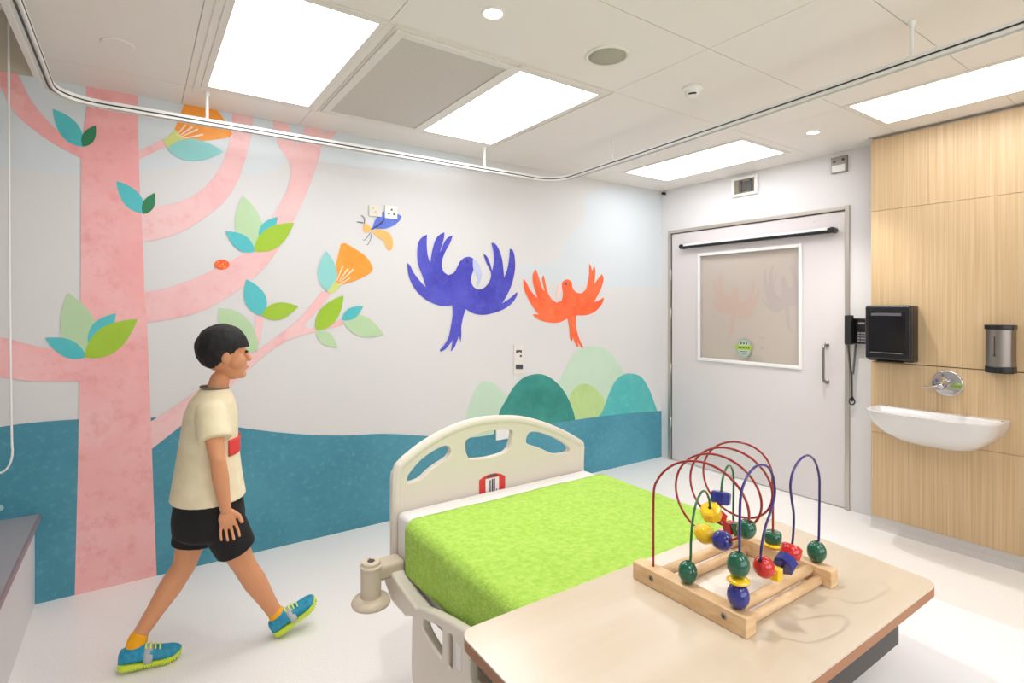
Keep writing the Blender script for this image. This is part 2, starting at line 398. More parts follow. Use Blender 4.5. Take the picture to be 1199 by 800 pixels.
# door
door = thing('door_1', (WX, 2.55, 0), None, None); structure(door)
WYa, WYb, WZa, WZb = 2.13, 2.997, 0.978, 1.872
bm = boxes((WX + .004, WX + .048, DY0 + .006, WYa, 0.006, DZ - .006), (WX + .004, WX + .048, WYb, DY1 - .006, 0.006, DZ - .006),
           (WX + .004, WX + .048, WYa, WYb, 0.006, WZa), (WX + .004, WX + .048, WYa, WYb, WZb, DZ - .006))
link('door_leaf', bm, M['door'], door)
f = 0.026
bm = boxes((WX - .008, WX + .012, WYa - f, WYa, WZa - f, WZb + f), (WX - .008, WX + .012, WYb, WYb + f, WZa - f, WZb + f), (WX - .008, WX + .012, WYa, WYb, WZa - f, WZa), (WX - .008, WX + .012, WYa, WYb, WZb, WZb + f))
link('window_frame', bm, M['white'], door, bevel=0.004)
link('window_pane', boxes((WX + .014, WX + .018, WYa, WYb, WZa, WZb)), M['glass'], door)
link('window_blind', boxes((WX + .030, WX + .036, WYa, WYb, WZa, WZb)), M['blind'], door)
bm = bmesh.new(); hy = 1.928
tube(bm, catmull([(WX + .004, hy, 1.148), (WX - .03, hy, 1.147), (WX - .048, hy, 1.13), (WX - .05, hy, 1.10), (WX - .05, hy, .93), (WX - .048, hy, .90), (WX - .03, hy, .884), (WX + .004, hy, .883)], k=5), 0.0085, 14)
for z in (1.148, .883): cyl(bm, (WX + .004, hy, z), (WX - .004, hy, z), 0.017)
tag(link('door_handle', bm, M['steel'], door, smooth=True), 'satin steel pull handle')
for z in (1.72, 1.36, 0.85, 0.35):
    bm = bmesh.new(); cyl(bm, (WX - .004, DY1 - .001, z - .05), (WX - .004, DY1 - .001, z + .05), 0.006, n=12); link('hinge', bm, M['satin'], door, smooth=True)
bm = bmesh.new(); ball(bm, (WX + .003, 2.02, 2.052), .004, sub=2); link('door_stud', bm, M['satin'], door)
# sliding closer bar across the head of the door
bar = thing('door_closer_bar', (WX, 2.52, 1.965), 'long black rounded bar with painted top highlight across the door head', 'door bar')
X0 = WX - .052
bm = bmesh.new(); box(bm, X0, X0 + .04, 1.885, 3.155, 1.950, 1.988); link('bar_body', bm, M['black'], bar, bevel=0.010, seg=4)
link('bar_painted_highlight', boxes((X0 - .003, X0 + .036, 1.90, 3.14, 1.970, 1.990)), M['white'], bar, bevel=0.004)  # white strip stands in for the highlight along the black bar
for y in (1.872, 3.168):
    bm = bmesh.new(); cyl(bm, (X0 - .002, y, 1.970), (WX + .006, y, 1.970), .021, n=24); link('end_cap', bm, M['black'], bar, smooth=False, bevel=0.005)
# badge on the pane
bd = thing('window_sticker', (WX + .012, 2.586, 1.083), 'round pale sticker with a lime ribbon low on the door pane', 'sticker')
def disc_x(bm, x, cy, cz, ry, rz, t=0.0006, n=36):
    prism(bm, [(x, cy + ry * math.cos(2 * PI * i / n), cz + rz * math.sin(2 * PI * i / n)) for i in range(n)], (-t, 0, 0))
xs_ = WX + .0135
bm = bmesh.new(); disc_x(bm, xs_, 2.586, 1.083, .066, .075); link('sticker_face', bm, mat('sticker_green', (150, 182, 168), .5), bd)
bm = bmesh.new(); disc_x(bm, xs_ - .0007, 2.586, 1.083, .054, .062); link('sticker_centre', bm, mat('sticker_pale', (190, 198, 186), .5), bd)
bm = boxes((xs_ - .0022, xs_ - .0014, 2.586 - .072, 2.586 + .072, 1.070, 1.106)); link('ribbon', bm, mat('sticker_lime', (164, 190, 60), .5), bd)
bm = bmesh.new()
for dy in (-.024, 0, .024): disc_x(bm, xs_ - .0014, 2.586 + dy, 1.124, .007, .010)
for (z, w) in ((1.056, .036), (1.044, .03), (1.033, .018)): box(bm, xs_ - .0021, xs_ - .0014, 2.586 - w, 2.586 + w, z - .0025, z + .0025)
for i in range(5): box(bm, xs_ - .003, xs_ - .0022, 2.586 - .05 + i * .022, 2.586 - .038 + i * .022, 1.082, 1.092)
link('sticker_marks', bm, mat('sticker_dark', (50, 70, 66), .5), bd)

# transfer grille above the door
gr = thing('wall_vent', (WX, 2.565, 2.40), 'small white framed recessed vent above the door', 'vent')
ya, yb, za, zb = 2.452, 2.679, 2.335, 2.49
bm = boxes((WX - .022, WX, ya, ya + .022, za, zb), (WX - .022, WX, yb - .022, yb, za, zb), (WX - .022, WX, ya + .022, yb - .022, za, za + .02), (WX - .022, WX, ya + .022, yb - .022, zb - .02, zb))
link('frame', bm, M['white'], gr, bevel=0.002)
link('backing', boxes((WX - .003, WX - .001, ya + .02, yb - .02, za + .018, zb - .018)), mat('vent_dark', (150, 140, 122), .7), gr)
bm = boxes((WX - .014, WX - .003, ya + .045, yb - .06, za + .04, zb - .04)); link('damper', bm, mat('vent_damper', (88, 84, 70), .6), gr, bevel=0.004)
for q in (ya + .05, yb - .09): link('lever', boxes((WX - .018, WX - .014, q, q + .02, za + .03, zb - .03)), M['black'], gr)
# metal box near the cladding
jb = thing('junction_plate', (WX, 1.84, 2.43), 'small square metal plate with screws beside the top of the oak cladding', 'metal plate')
bm = boxes((WX - .016, WX, 1.785, 1.893, 2.372, 2.488)); link('plate', bm, M['steel'], jb, bevel=0.003)
bm = boxes((WX - .024, WX - .016, 1.795, 1.883, 2.380, 2.428)); link('cover', bm, M['white'], jb, bevel=0.003)
bm = bmesh.new()
bm.free()
for (y, z) in ((1.81, 2.462), (1.868, 2.455)):
    bm = bmesh.new(); cyl(bm, (WX - .016, y, z), (WX - .022, y, z), .008, n=14); link('screw', bm, M['graphite'], jb)
# black sensor in the corner
sn = thing('corner_sensor', (WX - .03, 3.38, 2.5), 'tiny black sensor high in the corner by the door wall', 'sensor')
bm = bmesh.new(); cyl(bm, (WX, 3.385, 2.492), (WX - .035, 3.385, 2.492), .013); link('sensor_body', bm, M['black'], sn, smooth=False, bevel=0.003)
bm = bmesh.new(); ball(bm, (WX - .036, 3.385, 2.492), .010, sub=2); link('lens', bm, M['smoke'], sn, smooth=True)

# ------------------------------------------------------------------ ceiling fittings
def light_panel(x0, x1, y0, y1, label):
    t = thing('ceiling_light', ((x0 + x1) / 2, (y0 + y1) / 2, CZ), label, 'ceiling light')
    f = 0.03; z0 = CZ - 0.004
    link('frame', boxes((x0 - f, x0, y0 - f, y1 + f, z0, CZ), (x1, x1 + f, y0 - f, y1 + f, z0, CZ), (x0, x1, y0 - f, y0, z0, CZ), (x0, x1, y1, y1 + f, z0, CZ)), M['offwhite'], t, bevel=0.001, seg=1)
    link('diffuser', boxes((x0, x1, y0, y1, CZ - 0.002, CZ)), M['diffuser'], t)
    return t
light_panel(.292, .772, 2.02, 3.07, 'large square-cornered ceiling light panel above the pink tree, largest in view')
light_panel(1.465, 1.96, 2.05, 3.08, 'ceiling light panel to the right of the square return grille')
light_panel(3.27, 3.78, 2.07, 3.10, 'ceiling light panel in front of the door wall')
light_panel(3.20, 3.68, .33, 1.385, 'long ceiling light panel beside the oak cladding')
for (a, b) in ((.29, -1.2), (1.46, -1.2)):
    light_panel(a, a + .49, b, b + 1.03, 'ceiling light panel outside the picture, behind the viewer')['group'] = 'ceiling lights behind the viewer'
# raised border lines round the three middle ceiling units
vt = thing('ceiling_vent', (1.13, 2.55, CZ), 'square perforated return air grille between two ceiling lights', 'vent')
x0, x1, y0, y1 = .885, 1.395, 2.06, 3.06
f = .04
link('frame', boxes((x0 - f, x0, y0 - f, y1 + f, CZ - .010, CZ), (x1, x1 + f, y0 - f, y1 + f, CZ - .010, CZ), (x0, x1, y0 - f, y0, CZ - .010, CZ), (x0, x1, y1, y1 + f, CZ - .010, CZ)), M['offwhite'], vt, bevel=.002)
gm = M['grille'].copy(); gm.name = 'perforated_sheet'; N = gm.node_tree.nodes; L = gm.node_tree.links
tc = N.new('ShaderNodeTexCoord'); vo = N.new('ShaderNodeTexVoronoi'); vo.inputs['Scale'].default_value = 110; vo.inputs['Randomness'].default_value = 0.0
L.new(tc.outputs['Object'], vo.inputs['Vector'])
cr = N.new('ShaderNodeValToRGB'); cr.color_ramp.elements[0].position = .30; cr.color_ramp.elements[1].position = .42
cr.color_ramp.elements[0].color = lin((140, 132, 122)); cr.color_ramp.elements[1].color = lin((214, 208, 198)); L.new(vo.outputs['Distance'], cr.inputs[0]); L.new(cr.outputs[0], N['Principled BSDF'].inputs['Base Color'])
link('perforated_sheet', boxes((x0, x1, y0, y1, CZ - .004, CZ)), gm, vt)
bm = boxes((0.2000, 0.2035, 1.985, 3.32, CZ - .002, CZ), (0.2320, 0.2355, 1.985, 3.2, CZ - .004, CZ), (0.8300, 0.8335, 1.985, 3.12, CZ - .004, CZ), (1.4300, 1.4335, 1.985, 3.12, CZ - .004, CZ), (2.0050, 2.0085, 1.985, 3.12, CZ - .004, CZ), (.20, 2.01, 1.985, 1.99, CZ - .004, CZ))
structure(link('trim_5', bm, M['gap']))
def downlight(x, y, label, watts=26):
    t = thing('downlight', (x, y, CZ), label, 'ceiling light')
    bm = bmesh.new(); lathe(bm, (x, y, CZ), [(.044, 0), (.044, -.003), (.036, -.005), (.0335, -.001)], n=32); link('trim_ring', bm, M['white'], t, smooth=False)
    bm = bmesh.new(); cyl(bm, (x, y, CZ - .0005), (x, y, CZ - .003), .033, n=32); link('lens', bm, M['lamp'], t)
    sl = bpy.data.lights.new('downlight_beam', 'SPOT'); sl.energy = watts; sl.spot_size = math.radians(95); sl.spot_blend = .8; sl.shadow_soft_size = .015; sl.color = (1, .97, .93)
    so = bpy.data.objects.new('downlight_beam', sl); COL.objects.link(so); so.parent = t; so.location = (0, 0, -.012)
downlight(1.094, 1.705, 'small round downlight in front of the square return grille')
downlight(3.49, 1.722, 'small round downlight near the oak cladding', 55)
downlight(.55, 1.08, 'small round downlight above the bed, outside the picture', 42)
sp = thing('ceiling_speaker', (1.69, 1.71, CZ), 'round recessed ceiling speaker with beige mesh', 'speaker')
bm = bmesh.new(); lathe(bm, (1.69, 1.71, CZ), [(.098, 0), (.098, -.003), (.090, -.009), (.082, -.007), (.081, -.002)], n=44); link('trim_ring', bm, M['offwhite'], sp, smooth=False)
bm = bmesh.new(); lathe(bm, (1.69, 1.71, CZ), [(.0815, -.001), (.08, -.006), (.04, -.0085), (0, -.009)], n=44); link('speaker_mesh', bm, M['speaker'], sp, smooth=True)
sd = thing('smoke_detector', (2.29, 1.72, CZ), 'white round smoke detector with a dark slot on the ceiling', 'smoke detector')
bm = bmesh.new(); lathe(bm, (2.29, 1.72, CZ), [(.05, 0), (.05, -.012), (.040, -.016), (.036, -.034), (.028, -.044), (0, -.047)], n=32); link('detector_body', bm, M['white'], sd, smooth=False, bevel=.002)
bm = bmesh.new(); dv = Vector((-2.29, -1.72, 0)).normalized(); sv = Vector((dv.y, -dv.x, 0))
for a in range(-4, 5):
    th = a * .12; p = Vector((2.29, 1.72, CZ - .038)) + (dv * math.cos(th) + sv * math.sin(th)) * .033; ball(bm, p, .005, sub=1)
link('slot', bm, M['black'], sd)
s2 = thing('ceiling_sensor', (2.92, 1.735, CZ), 'low white disc sensor behind the curtain rail', 'sensor')
bm = bmesh.new(); lathe(bm, (2.92, 1.735, CZ), [(.045, 0), (.044, -.012), (.03, -.02), (0, -.021)], n=28); link('sensor_body', bm, M['offwhite'], s2, smooth=True)
bm = bmesh.new(); lathe(bm, (2.885, 1.70, CZ - .0165), [(.006, 0), (.005, -.004), (0, -.006)], n=12); link('indicator', bm, mat('dull_red', (190, 90, 80), .4), s2, smooth=True)
s3 = thing('ceiling_disc', (-.065, 2.80, CZ), 'flat blank disc cover in the ceiling above the pink tree', 'cover')
bm = bmesh.new(); lathe(bm, (-.065, 2.80, CZ), [(.058, 0), (.058, -.003), (.055, -.005), (0, -.005)], n=40); link('cover', bm, M['ceiling'], s3, smooth=False)

# curtain rail
rl = thing('curtain_rail', (1.1, 3.17, 2.36), 'slim white curtain track hung under the ceiling, bent round two corners', 'curtain rail')
RZ = 2.352
def arc(c, r, a0, a1, n=8): return [(c[0] + r * math.cos(a0 + (a1 - a0) * i / n), c[1] + r * math.sin(a0 + (a1 - a0) * i / n), RZ) for i in range(n + 1)]
path = [(-.308, YB, RZ), (-.308, 0, RZ), (-.308, 2.2, RZ)] + arc((-.308 + .17, 3.0), .17, PI, PI / 2) + [(.6, 3.17, RZ), (1.6, 3.17, RZ)] + arc((2.40, 2.98), .19, PI / 2, .05) + [(2.56, 2.4, RZ), (2.50, 1.5, RZ), (2.44, .6, RZ), (2.36, -.5, RZ), (2.36, YB, RZ)]
bm = bmesh.new(); sweep(bm, path, [(-.017, -.002), (-.017, .030), (.017, .030), (.017, -.002), (.012, -.002), (.012, .008), (-.012, .008), (-.012, -.002)]); link('track', bm, M['white'], rl, smooth=False)
bm = bmesh.new(); sweep(bm, path, [(-.003, .004), (-.003, .0079), (.003, .0079), (.003, .004)]); link('track_slot', bm, M['graphite'], rl)
bm = bmesh.new(); sweep(bm, path, [(-.019, .010), (-.019, .016), (-.0165, .016), (-.0165, .010)]); sweep(bm, path, [(.0165, .010), (.0165, .016), (.019, .016), (.019, .010)]); link('track_groove', bm, M['graphite'], rl)
for (x, y) in ((.296, 3.17), (1.965, 3.17), (2.567, 2.55), (2.452, .84), (-.315, 1.5), (2.36, -.8), (-.315, -.6)):
    bm = bmesh.new(); cyl(bm, (x, y, RZ + .03), (x, y, CZ), .0075, n=14); cyl(bm, (x, y, CZ - .022), (x, y, CZ), .0095, .015, n=16); link('hanger', bm, M['white'] , rl, smooth=False)

# ------------------------------------------------------------------ phone, dispensers, basin
ph = thing('wall_telephone', (WX, 1.70, 1.25), 'black wall telephone with a coiled cord beside the door frame', 'telephone')
link('phone_base', boxes((WX - .045, WX, 1.60, 1.762, 1.170, 1.345)), M['black'], ph, bevel=.006)
bm = bmesh.new(); box(bm, WX - .100, WX - .060, 1.722, 1.766, 1.165, 1.365)
ball(bm, (WX - .068, 1.744, 1.190), .030, .024, .028, sub=3); ball(bm, (WX - .068, 1.744, 1.340), .030, .024, .028, sub=3)
o = link('handset', bm, M['rubber'], ph); r = o.modifiers.new('r', 'REMESH'); r.mode = 'VOXEL'; r.voxel_size = .003; r.use_smooth_shade = True; sm = o.modifiers.new('s', 'SMOOTH'); sm.iterations = 4
link('cradle', boxes((WX - .058, WX - .045, 1.726, 1.76, 1.20, 1.33)), M['black'], ph)
bm = bmesh.new()
for i in range(4):
    for j in range(3): box(bm, WX - .050, WX - .044, 1.655 + j * .018, 1.667 + j * .018, 1.185 + i * .018, 1.196 + i * .018)
box(bm, WX - .048, WX - .044, 1.66, 1.70, 1.305, 1.318)
link('keypad', bm, mat('phone_keys', (150, 150, 150), .5), ph)
bm = bmesh.new(); pts = []
def coil(p, q, turns, r):
    p = Vector(p); q = Vector(q); d = (q - p).normalized(); a = d.orthogonal().normalized(); b = d.cross(a); n = turns * 8
    return [p.lerp(q, i / n) + (a * math.cos(2 * PI * i / 8) + b * math.sin(2 * PI * i / 8)) * r for i in range(n + 1)]
tube(bm, coil((WX - .07, 1.758, 1.165), (WX - .04, 1.748, .96), 20, .007), .0022, 6)
tube(bm, coil((WX - .03, 1.722, 1.170), (WX - .035, 1.738, .96), 20, .007), .0022, 6)
tube(bm, coil((WX - .038, 1.746, .97), (WX - .030, 1.748, .80), 16, .006), .0028, 6)
ball(bm, (WX - .026, 1.748, .785), .014, .012, .018, sub=2); tube(bm, [(WX - .026 , 1.748 + .018 * math.cos(t * PI / 6), .768 + .022 * math.sin(t * PI / 6)) for t in range(12)], .004, 8, closed=True)
link('coiled_cord', bm, M['rubber'], ph, smooth=True)

pt = thing('paper_towel_dispenser', (PX, 1.425, 1.26), 'large glossy black paper towel dispenser on the oak cladding', 'dispenser')
y0, y1, z0, z1 = 1.308, 1.552, 1.085, 1.43
link('dispenser_body', boxes((PX - .085, PX, y0, y1, z0, z1)), M['black'], pt, bevel=.008)
link('front_cover', boxes((PX - .125, PX - .083, y0 - .002, y1 + .002, z0 + .012, z1 + .002)), M['black'], pt, bevel=.014, seg=4)
link('viewing_window', boxes((PX - .1275, PX - .124, y0 + .022, y1 - .022, z0 + .06, z1 - .035)), M['smoke'], pt, bevel=.001)
link('highlight_strip', boxes((PX - .1295, PX - .127, y0 + .045, y1 - .035, z1 - .062, z1 - .045)), mat('grey_strip', (92, 92, 96), .4), pt)
link('lower_lip', boxes((PX - .1285, PX - .125, y0 + .04, y1 - .03, z0 + .052, z0 + .056)), mat('lip_grey', (130, 130, 134), .3), pt)
link('towel_slot', boxes((PX - .10, PX - .03, y0 + .05, y1 - .05, z0 - .003, z0 + .001)), M['hole'], pt)

sd = thing('soap_dispenser', (PX, .915, 1.19), 'brushed steel soap dispenser with black ends on the oak cladding', 'dispenser')
def bow(y0, y1, xf, xs_, n=14):
    """plan outline: flat back on the panel, sides, and a bowed front"""
    pts = [(PX, y0), (xs_, y0)]
    for i in range(1, n): t = i / n; pts.append((xs_ - (xs_ - xf) * math.sin(PI * t) ** .8, y0 + (y1 - y0) * t))
    return pts + [(xs_, y1), (PX, y1)]
def bowsolid(y0, y1, xf, xs_, z0, z1):
    bm = bmesh.new(); prism(bm, [(x, y, z0) for x, y in bow(y0, y1, xf, xs_)], (0, 0, z1 - z0)); return bm
link('steel_cover', bowsolid(.86, .975, PX - .098, PX - .065, 1.098, 1.300), M['steel'], sd, bevel=.002)
link('top_cap', bowsolid(.855, .980, PX - .103, PX - .068, 1.300, 1.325), M['black'], sd, bevel=.004)
link('bottom_cap', bowsolid(.857, .978, PX - .101, PX - .068, 1.062, 1.098), M['black'], sd, bevel=.004)
bm = boxes((PX - .0995, PX - .094, .926, .931, 1.165, 1.262)); ball(bm, (PX - .098, .9285, 1.160), .004, .006, .007, sub=2); link('level_window', bm, M['graphite'], sd)

tp = thing('wall_tap', (PX, 1.165, .975), 'chrome round wall plate tap above the basin', 'tap')
bm = bmesh.new(); lathe(bm, (PX, 1.165, .972), [(.076, 0), (.076, .004), (.070, .009), (0, .011)], axis=(-1, 0, 0), n=48); link('wall_plate', bm, M['chrome'], tp, smooth=False, bevel=.002)
bm = bmesh.new(); tube(bm, catmull([(PX - .008, 1.15, .985), (PX - .05, 1.15, .988), (PX - .12, 1.151, .982), (PX - .155, 1.152, .965)], k=5), .015, 18); link('spout', bm, M['chrome'], tp, smooth=True)
bm = bmesh.new(); cyl(bm, (PX - .008, 1.195, .955), (PX - .045, 1.195, .955), .022, n=24); tube(bm, [(PX - .04, 1.195, .955), (PX - .052, 1.23, .948), (PX - .058, 1.262, .944)], .006, 12); link('lever', bm, M['chrome'], tp, smooth=False, bevel=.002)

# basin: rectangular rim with a bowed front, belly tapering down to the wall
bs = thing('wash_basin', (PX, 1.2, .80), 'white wall hung ceramic wash basin on the oak cladding', 'basin')
ZR = .80
def ring(inset, z, yl=.885, yr=1.512, xb=PX - .0, depth=.325, bowf=.06, sh=0.0):
    n = 36; y0 = yl + inset; y1 = yr - inset; xB = xb - (inset if inset else 0)
    cy = (y0 + y1) / 2; a = (y1 - y0) / 2; st = .05; dd = depth - inset - st; pts = [(xB, y0, z)]
    for i in range(n + 1):                       # superellipse front between two short straight sides
        t = PI * i / n; c_, s1 = -math.cos(t), math.sin(t)
        pts.append((PX - st - dd * abs(s1) ** .44, cy + a * math.copysign(abs(c_) ** .50, c_), z))
    pts.append((xB, y1, z))
    return [Vector(p) for p in pts]
bm = bmesh.new()
R = [ring(0, ZR), ring(0.0, ZR - .03, yl=.888, yr=1.509, depth=.322)]
# outside belly
for t in (.2, .4, .6, .8, .93, 1.0):
    z = ZR - .03 - .16 * math.sin(t * PI / 2) ; q = t ** 1.5
    R.append(ring(0, z, yl=.888 + .22 * q, yr=1.509 - .27 * q, depth=.322 - .20 * q, bowf=.06 + .03 * q))
inner = [ring(.0, ZR), ring(.022, ZR + .001, xb=PX - .05), ring(.032, ZR - .012, xb=PX - .05), ring(.05, ZR - .06, xb=PX - .05), ring(.09, ZR - .09, xb=PX - .05), ring(.13, ZR - .095, xb=PX - .05)]
def skin_rings(bm, R, cap=True):
    V = [[bm.verts.new(p) for p in r] for r in R]
    for A, B in zip(V, V[1:]):
        for i in range(len(A)): j = (i + 1) % len(A); bm.faces.new((A[i], A[j], B[j], B[i]))
    if cap: bm.faces.new(V[-1])
    return V
V1 = skin_rings(bm, R); V2 = skin_rings(bm, inner)
bmesh.ops.remove_doubles(bm, verts=bm.verts, dist=.0004)
link('bowl', bm, M['ceramic'], bs, smooth=False, bevel=.005, seg=3)
bm = bmesh.new(); lathe(bm, (PX - .17, 1.19, ZR - .0945), [(.024, 0), (.024, .002), (.014, .003), (0, .001)], n=24); link('drain', bm, M['chrome'], bs, smooth=True)

# ------------------------------------------------------------------ fittings on the mural wall
def wall_plate(p0, p1, depth, name, label, cat, m, group=None):
    a = onY(*p0, WY); b = onY(*p1, WY); x0, x1 = sorted((a.x, b.x)); z0, z1 = sorted((a.z, b.z)); c = ((x0 + x1) / 2, WY, (z0 + z1) / 2)
    t = thing(name, c, label, cat, group); link('plate', boxes((x0, x1, WY - depth, WY, z0, z1)), m, t, bevel=.002)
    return t, x0, x1, z0, z1
t, x0, x1, z0, z1 = wall_plate((431.5, 240), (446.5, 254.5), .012, 'wall_socket', 'cream blank wall plate above the painted insect, left of the pair', 'wall socket', mat('cream_plate', (224, 218, 204), .4))
bm = bmesh.new(); cyl(bm, (x0 * .7 + x1 * .3, WY - .012, z1 - .02), (x0 * .7 + x1 * .3, WY - .014, z1 - .02), .006, n=12); cyl(bm, (x0 * .5 + x1 * .5, WY - .012, z0 + .03), (x0 * .5 + x1 * .5, WY - .014, z0 + .03), .006, n=12); link('screw', bm, M['satin'], t)
t, x0, x1, z0, z1 = wall_plate((450, 240.5), (464.5, 257), .012, 'wall_socket', 'white three-hole wall socket above the painted insect, right of the pair', 'wall socket', M['white'])
xc = (x0 + x1) / 2; zc_ = (z0 + z1) / 2
for (dx, dz) in ((.003, .016), (-.016, -.012), (.019, -.012)):
    bm = bmesh.new(); cyl(bm, (xc + dx, WY - .012, zc_ + dz), (xc + dx, WY - .0135, zc_ + dz), .0065, n=14); link('socket_hole', bm, M['ink'], t)
t, x0, x1, z0, z1 = wall_plate((580, 500), (598.5, 512.5), .014, 'wall_socket', 'white wall socket seen through the middle slot of the headboard', 'wall socket', M['white'])
bm = bmesh.new(); cyl(bm, ((x0 + x1) / 2 - .02, WY - .014, z1 - .012), ((x0 + x1) / 2 - .02, WY - .0155, z1 - .012), .004, n=12); link('screw', bm, M['satin'], t)
t, x0, x1, z0, z1 = wall_plate((601, 404), (611.5, 421.5), .010, 'wall_switch', 'white wall plate with a bent black mark, upper of two beside the purple parrot tail', 'wall switch', M['offwhite'])
def wp(px, py, d): p = onY(px, py, WY); return (p.x, WY - d, p.z)
bm = bmesh.new()
prism(bm, [wp(603.4, 410, .0102), wp(610, 410, .0102), wp(610, 413.5, .0102), wp(608.8, 413.5, .0102), wp(608.4, 412.2, .0102), wp(605.8, 412.6, .0102), wp(605.4, 413.4, .0102), wp(603.4, 413.2, .0102)], (0, -.001, 0))
prism(bm, [wp(608.2, 415.8, .0102), wp(610, 415.6, .0102), wp(610, 417.6, .0102), wp(608.6, 418.2, .0102), wp(607.6, 417.4, .0102)], (0, -.001, 0)); link('mark', bm, M['ink'], t)
t, x0, x1, z0, z1 = wall_plate((601, 422.3), (612, 437), .010, 'wall_switch', 'white wall plate with a black rectangle, lower of two beside the purple parrot tail', 'wall switch', M['offwhite'])
bm = bmesh.new(); prism(bm, [wp(603, 427, .0102), wp(611, 427, .0102), wp(611, 432, .0102), wp(603, 432, .0102)], (0, -.004, 0)); link('rocker', bm, M['ink'], t)

# hanging white cord over the bench
cd = thing('hanging_cord', (-.455, 3.33, 2.8), 'thin white cord hanging in a long loop over the bench', 'cord')
p = [onY(10, 0, 3.33), onY(11, 300, 3.33), onY(13.5, 500, 3.33), onY(14.5, 528, 3.33), onY(12, 542, 3.33), onY(6, 551, 3.33), onY(-2, 554, 3.33), onY(-12, 552, 3.33), onY(-19, 540, 3.33), onY(-20, 520, 3.33), onY(-16, 300, 3.33), onY(-12, 0, 3.33)]
p[0].z = 2.8; p[-1].z = 2.8
bm = bmesh.new(); tube(bm, catmull(p, k=6), .0045, 8); link('cord_loop', bm, M['white'], cd, smooth=True)
bm = boxes((-.60, -.41, 3.31, 3.35, 2.775, 2.80)); link('cord_bracket', bm, M['white'], cd)
p = onY(0, 595, WY)
kb = thing('wall_button', (p.x, WY, p.z), 'small pale round knob on the wall just above the bench', 'button')
bm = bmesh.new(); lathe(bm, (p.x, WY, p.z), [(.014, 0), (.014, .012), (.010, .016), (0, .017)], axis=(0, -1, 0), n=20); link('button_body', bm, mat('aqua_knob', (150, 192, 196), .4), kb, smooth=True)

# bench
bn = thing('window_bench', (-.9, 2, 0), 'long white bench with a smooth grey top along the left side', 'bench')
link('bench_top', boxes((XL, -.385, YB + .3, WY, .405, .430)), M['bench'], bn, bevel=.003)
link('top_edging', boxes((-.3845, -.378, YB + .3, WY, .398, .4285)), M['bench_edge'], bn, bevel=.001)
link('bench_base', boxes((XL, -.400, YB + .3, WY, .0, .404)), M['wall_door'], bn)

# ------------------------------------------------------------------ the mural (paint on the back wall)
mu = thing('wall_mural', (1.8, WY, 0), 'painted mural of a pink tree, two parrots and teal hills covering the back wall', 'mural')
LAY = [0]
def mural(name, pts, m, level, label=None, smooth=True, sx=1.0, ox=0.0, oy=0.0, ang=52, parent=None):
    """pts in photo pixels (or crop pixels with scale sx and offset); painted as a film on the wall"""
    P = [(ox + x / sx, oy + y / sx) for x, y in pts]
    if smooth: P = [(v.x, v.y) for v in outline(P, ang)]
    d = 0.0006 + level * 0.0005
    Q = [onY(x, y, WY) for x, y in P]
    Q = [Vector((q.x, WY - d, min(max(q.z, 0.0), 2.79))) for q in Q]
    bm = bmesh.new(); V = [bm.verts.new(q) for q in Q]
    for t in geometry.tessellate_polygon([Q]):
        try: bm.faces.new([V[i] for i in t])
        except ValueError: pass
    for fc in bm.faces:
        fc.normal_update()
        if fc.normal.y > 0: fc.normal_flip()
    me = bpy.data.meshes.new(name); bm.to_mesh(me); bm.free(); me.materials.append(m)
    o = bpy.data.objects.new(name, me); COL.objects.link(o); o.parent = mu; o.matrix_parent_inverse = Matrix.Translation(-mu.location)
    if label: o['label'] = label
    return o
def leaf(a, b, w, m, level=6, w2=None):
    """almond leaf from base a to tip b, w px wide"""
    w2 = w if w2 is None else w2
    A = Vector(a); B = Vector(b); d = B - A; n = Vector((-d.y, d.x)).normalized(); pts = []
    for i in range(13): t = i / 12; pts.append(A + d * t + n * (w / 2) * math.sin(PI * t ** .85) ** .9)
    for i in range(11, 0, -1): t = i / 12; pts.append(A + d * t - n * (w2 / 2) * math.sin(PI * t ** .85) ** .9)
    return mural('leaf', [(p.x, p.y) for p in pts], m, level, smooth=False)
s7 = dict(sx=3.479, ox=440, oy=220); s8 = dict(sx=3.997, ox=500, oy=380); c1 = dict(sx=4.0)
# cloud, hills, band
mural('cloud', [(590, 312), (680, 310), (745, 285), (765, 240), (790, 195), (845, 150), (855, 110), (850, 60), (870, 20), (930, 2), (1010, 0), (1075, 12), (1168, 40), (1168, 405), (900, 402), (600, 372)], M['p_cloud'], 0, **s7)
mural('cloud', [(-60, 70), (40, 88), (160, 104), (320, 136), (430, 160), (560, 186), (520, 200), (420, 196), (350, 186), (300, 205), (240, 190), (180, 200), (90, 205), (-60, 190)], M['p_cloud'], 0)
mural('hill', [(165, 470), (175, 450), (195, 380), (228, 300), (262, 268), (300, 270), (340, 300), (385, 350), (400, 420), (400, 560), (165, 560)], M['p_hill4'], 1, **s8)
mural('hill', [(560, 420), (620, 265), (660, 180), (700, 125), (745, 106), (790, 103), (830, 112), (870, 148), (920, 225), (960, 330), (960, 430), (560, 460)], M['p_hill4'], 1.5, **s8)
mural('hill', [(640, 460), (668, 335), (690, 300), (718, 280), (750, 279), (788, 300), (828, 350), (850, 440)], M['p_hill3'], 2, **s8)
mural('hill', [(770, 450), (815, 415), (850, 325), (882, 262), (920, 234), (960, 230), (1003, 247), (1040, 305), (1063, 365), (1078, 410), (1078, 440)], M['p_hill2'], 3, **s8)
mural('hill', [(300, 560), (335, 420), (370, 352), (400, 300), (442, 255), (490, 235), (540, 234), (592, 260), (640, 312), (672, 375), (692, 444), (692, 560)], M['p_hill1'], 3.5, **s8)
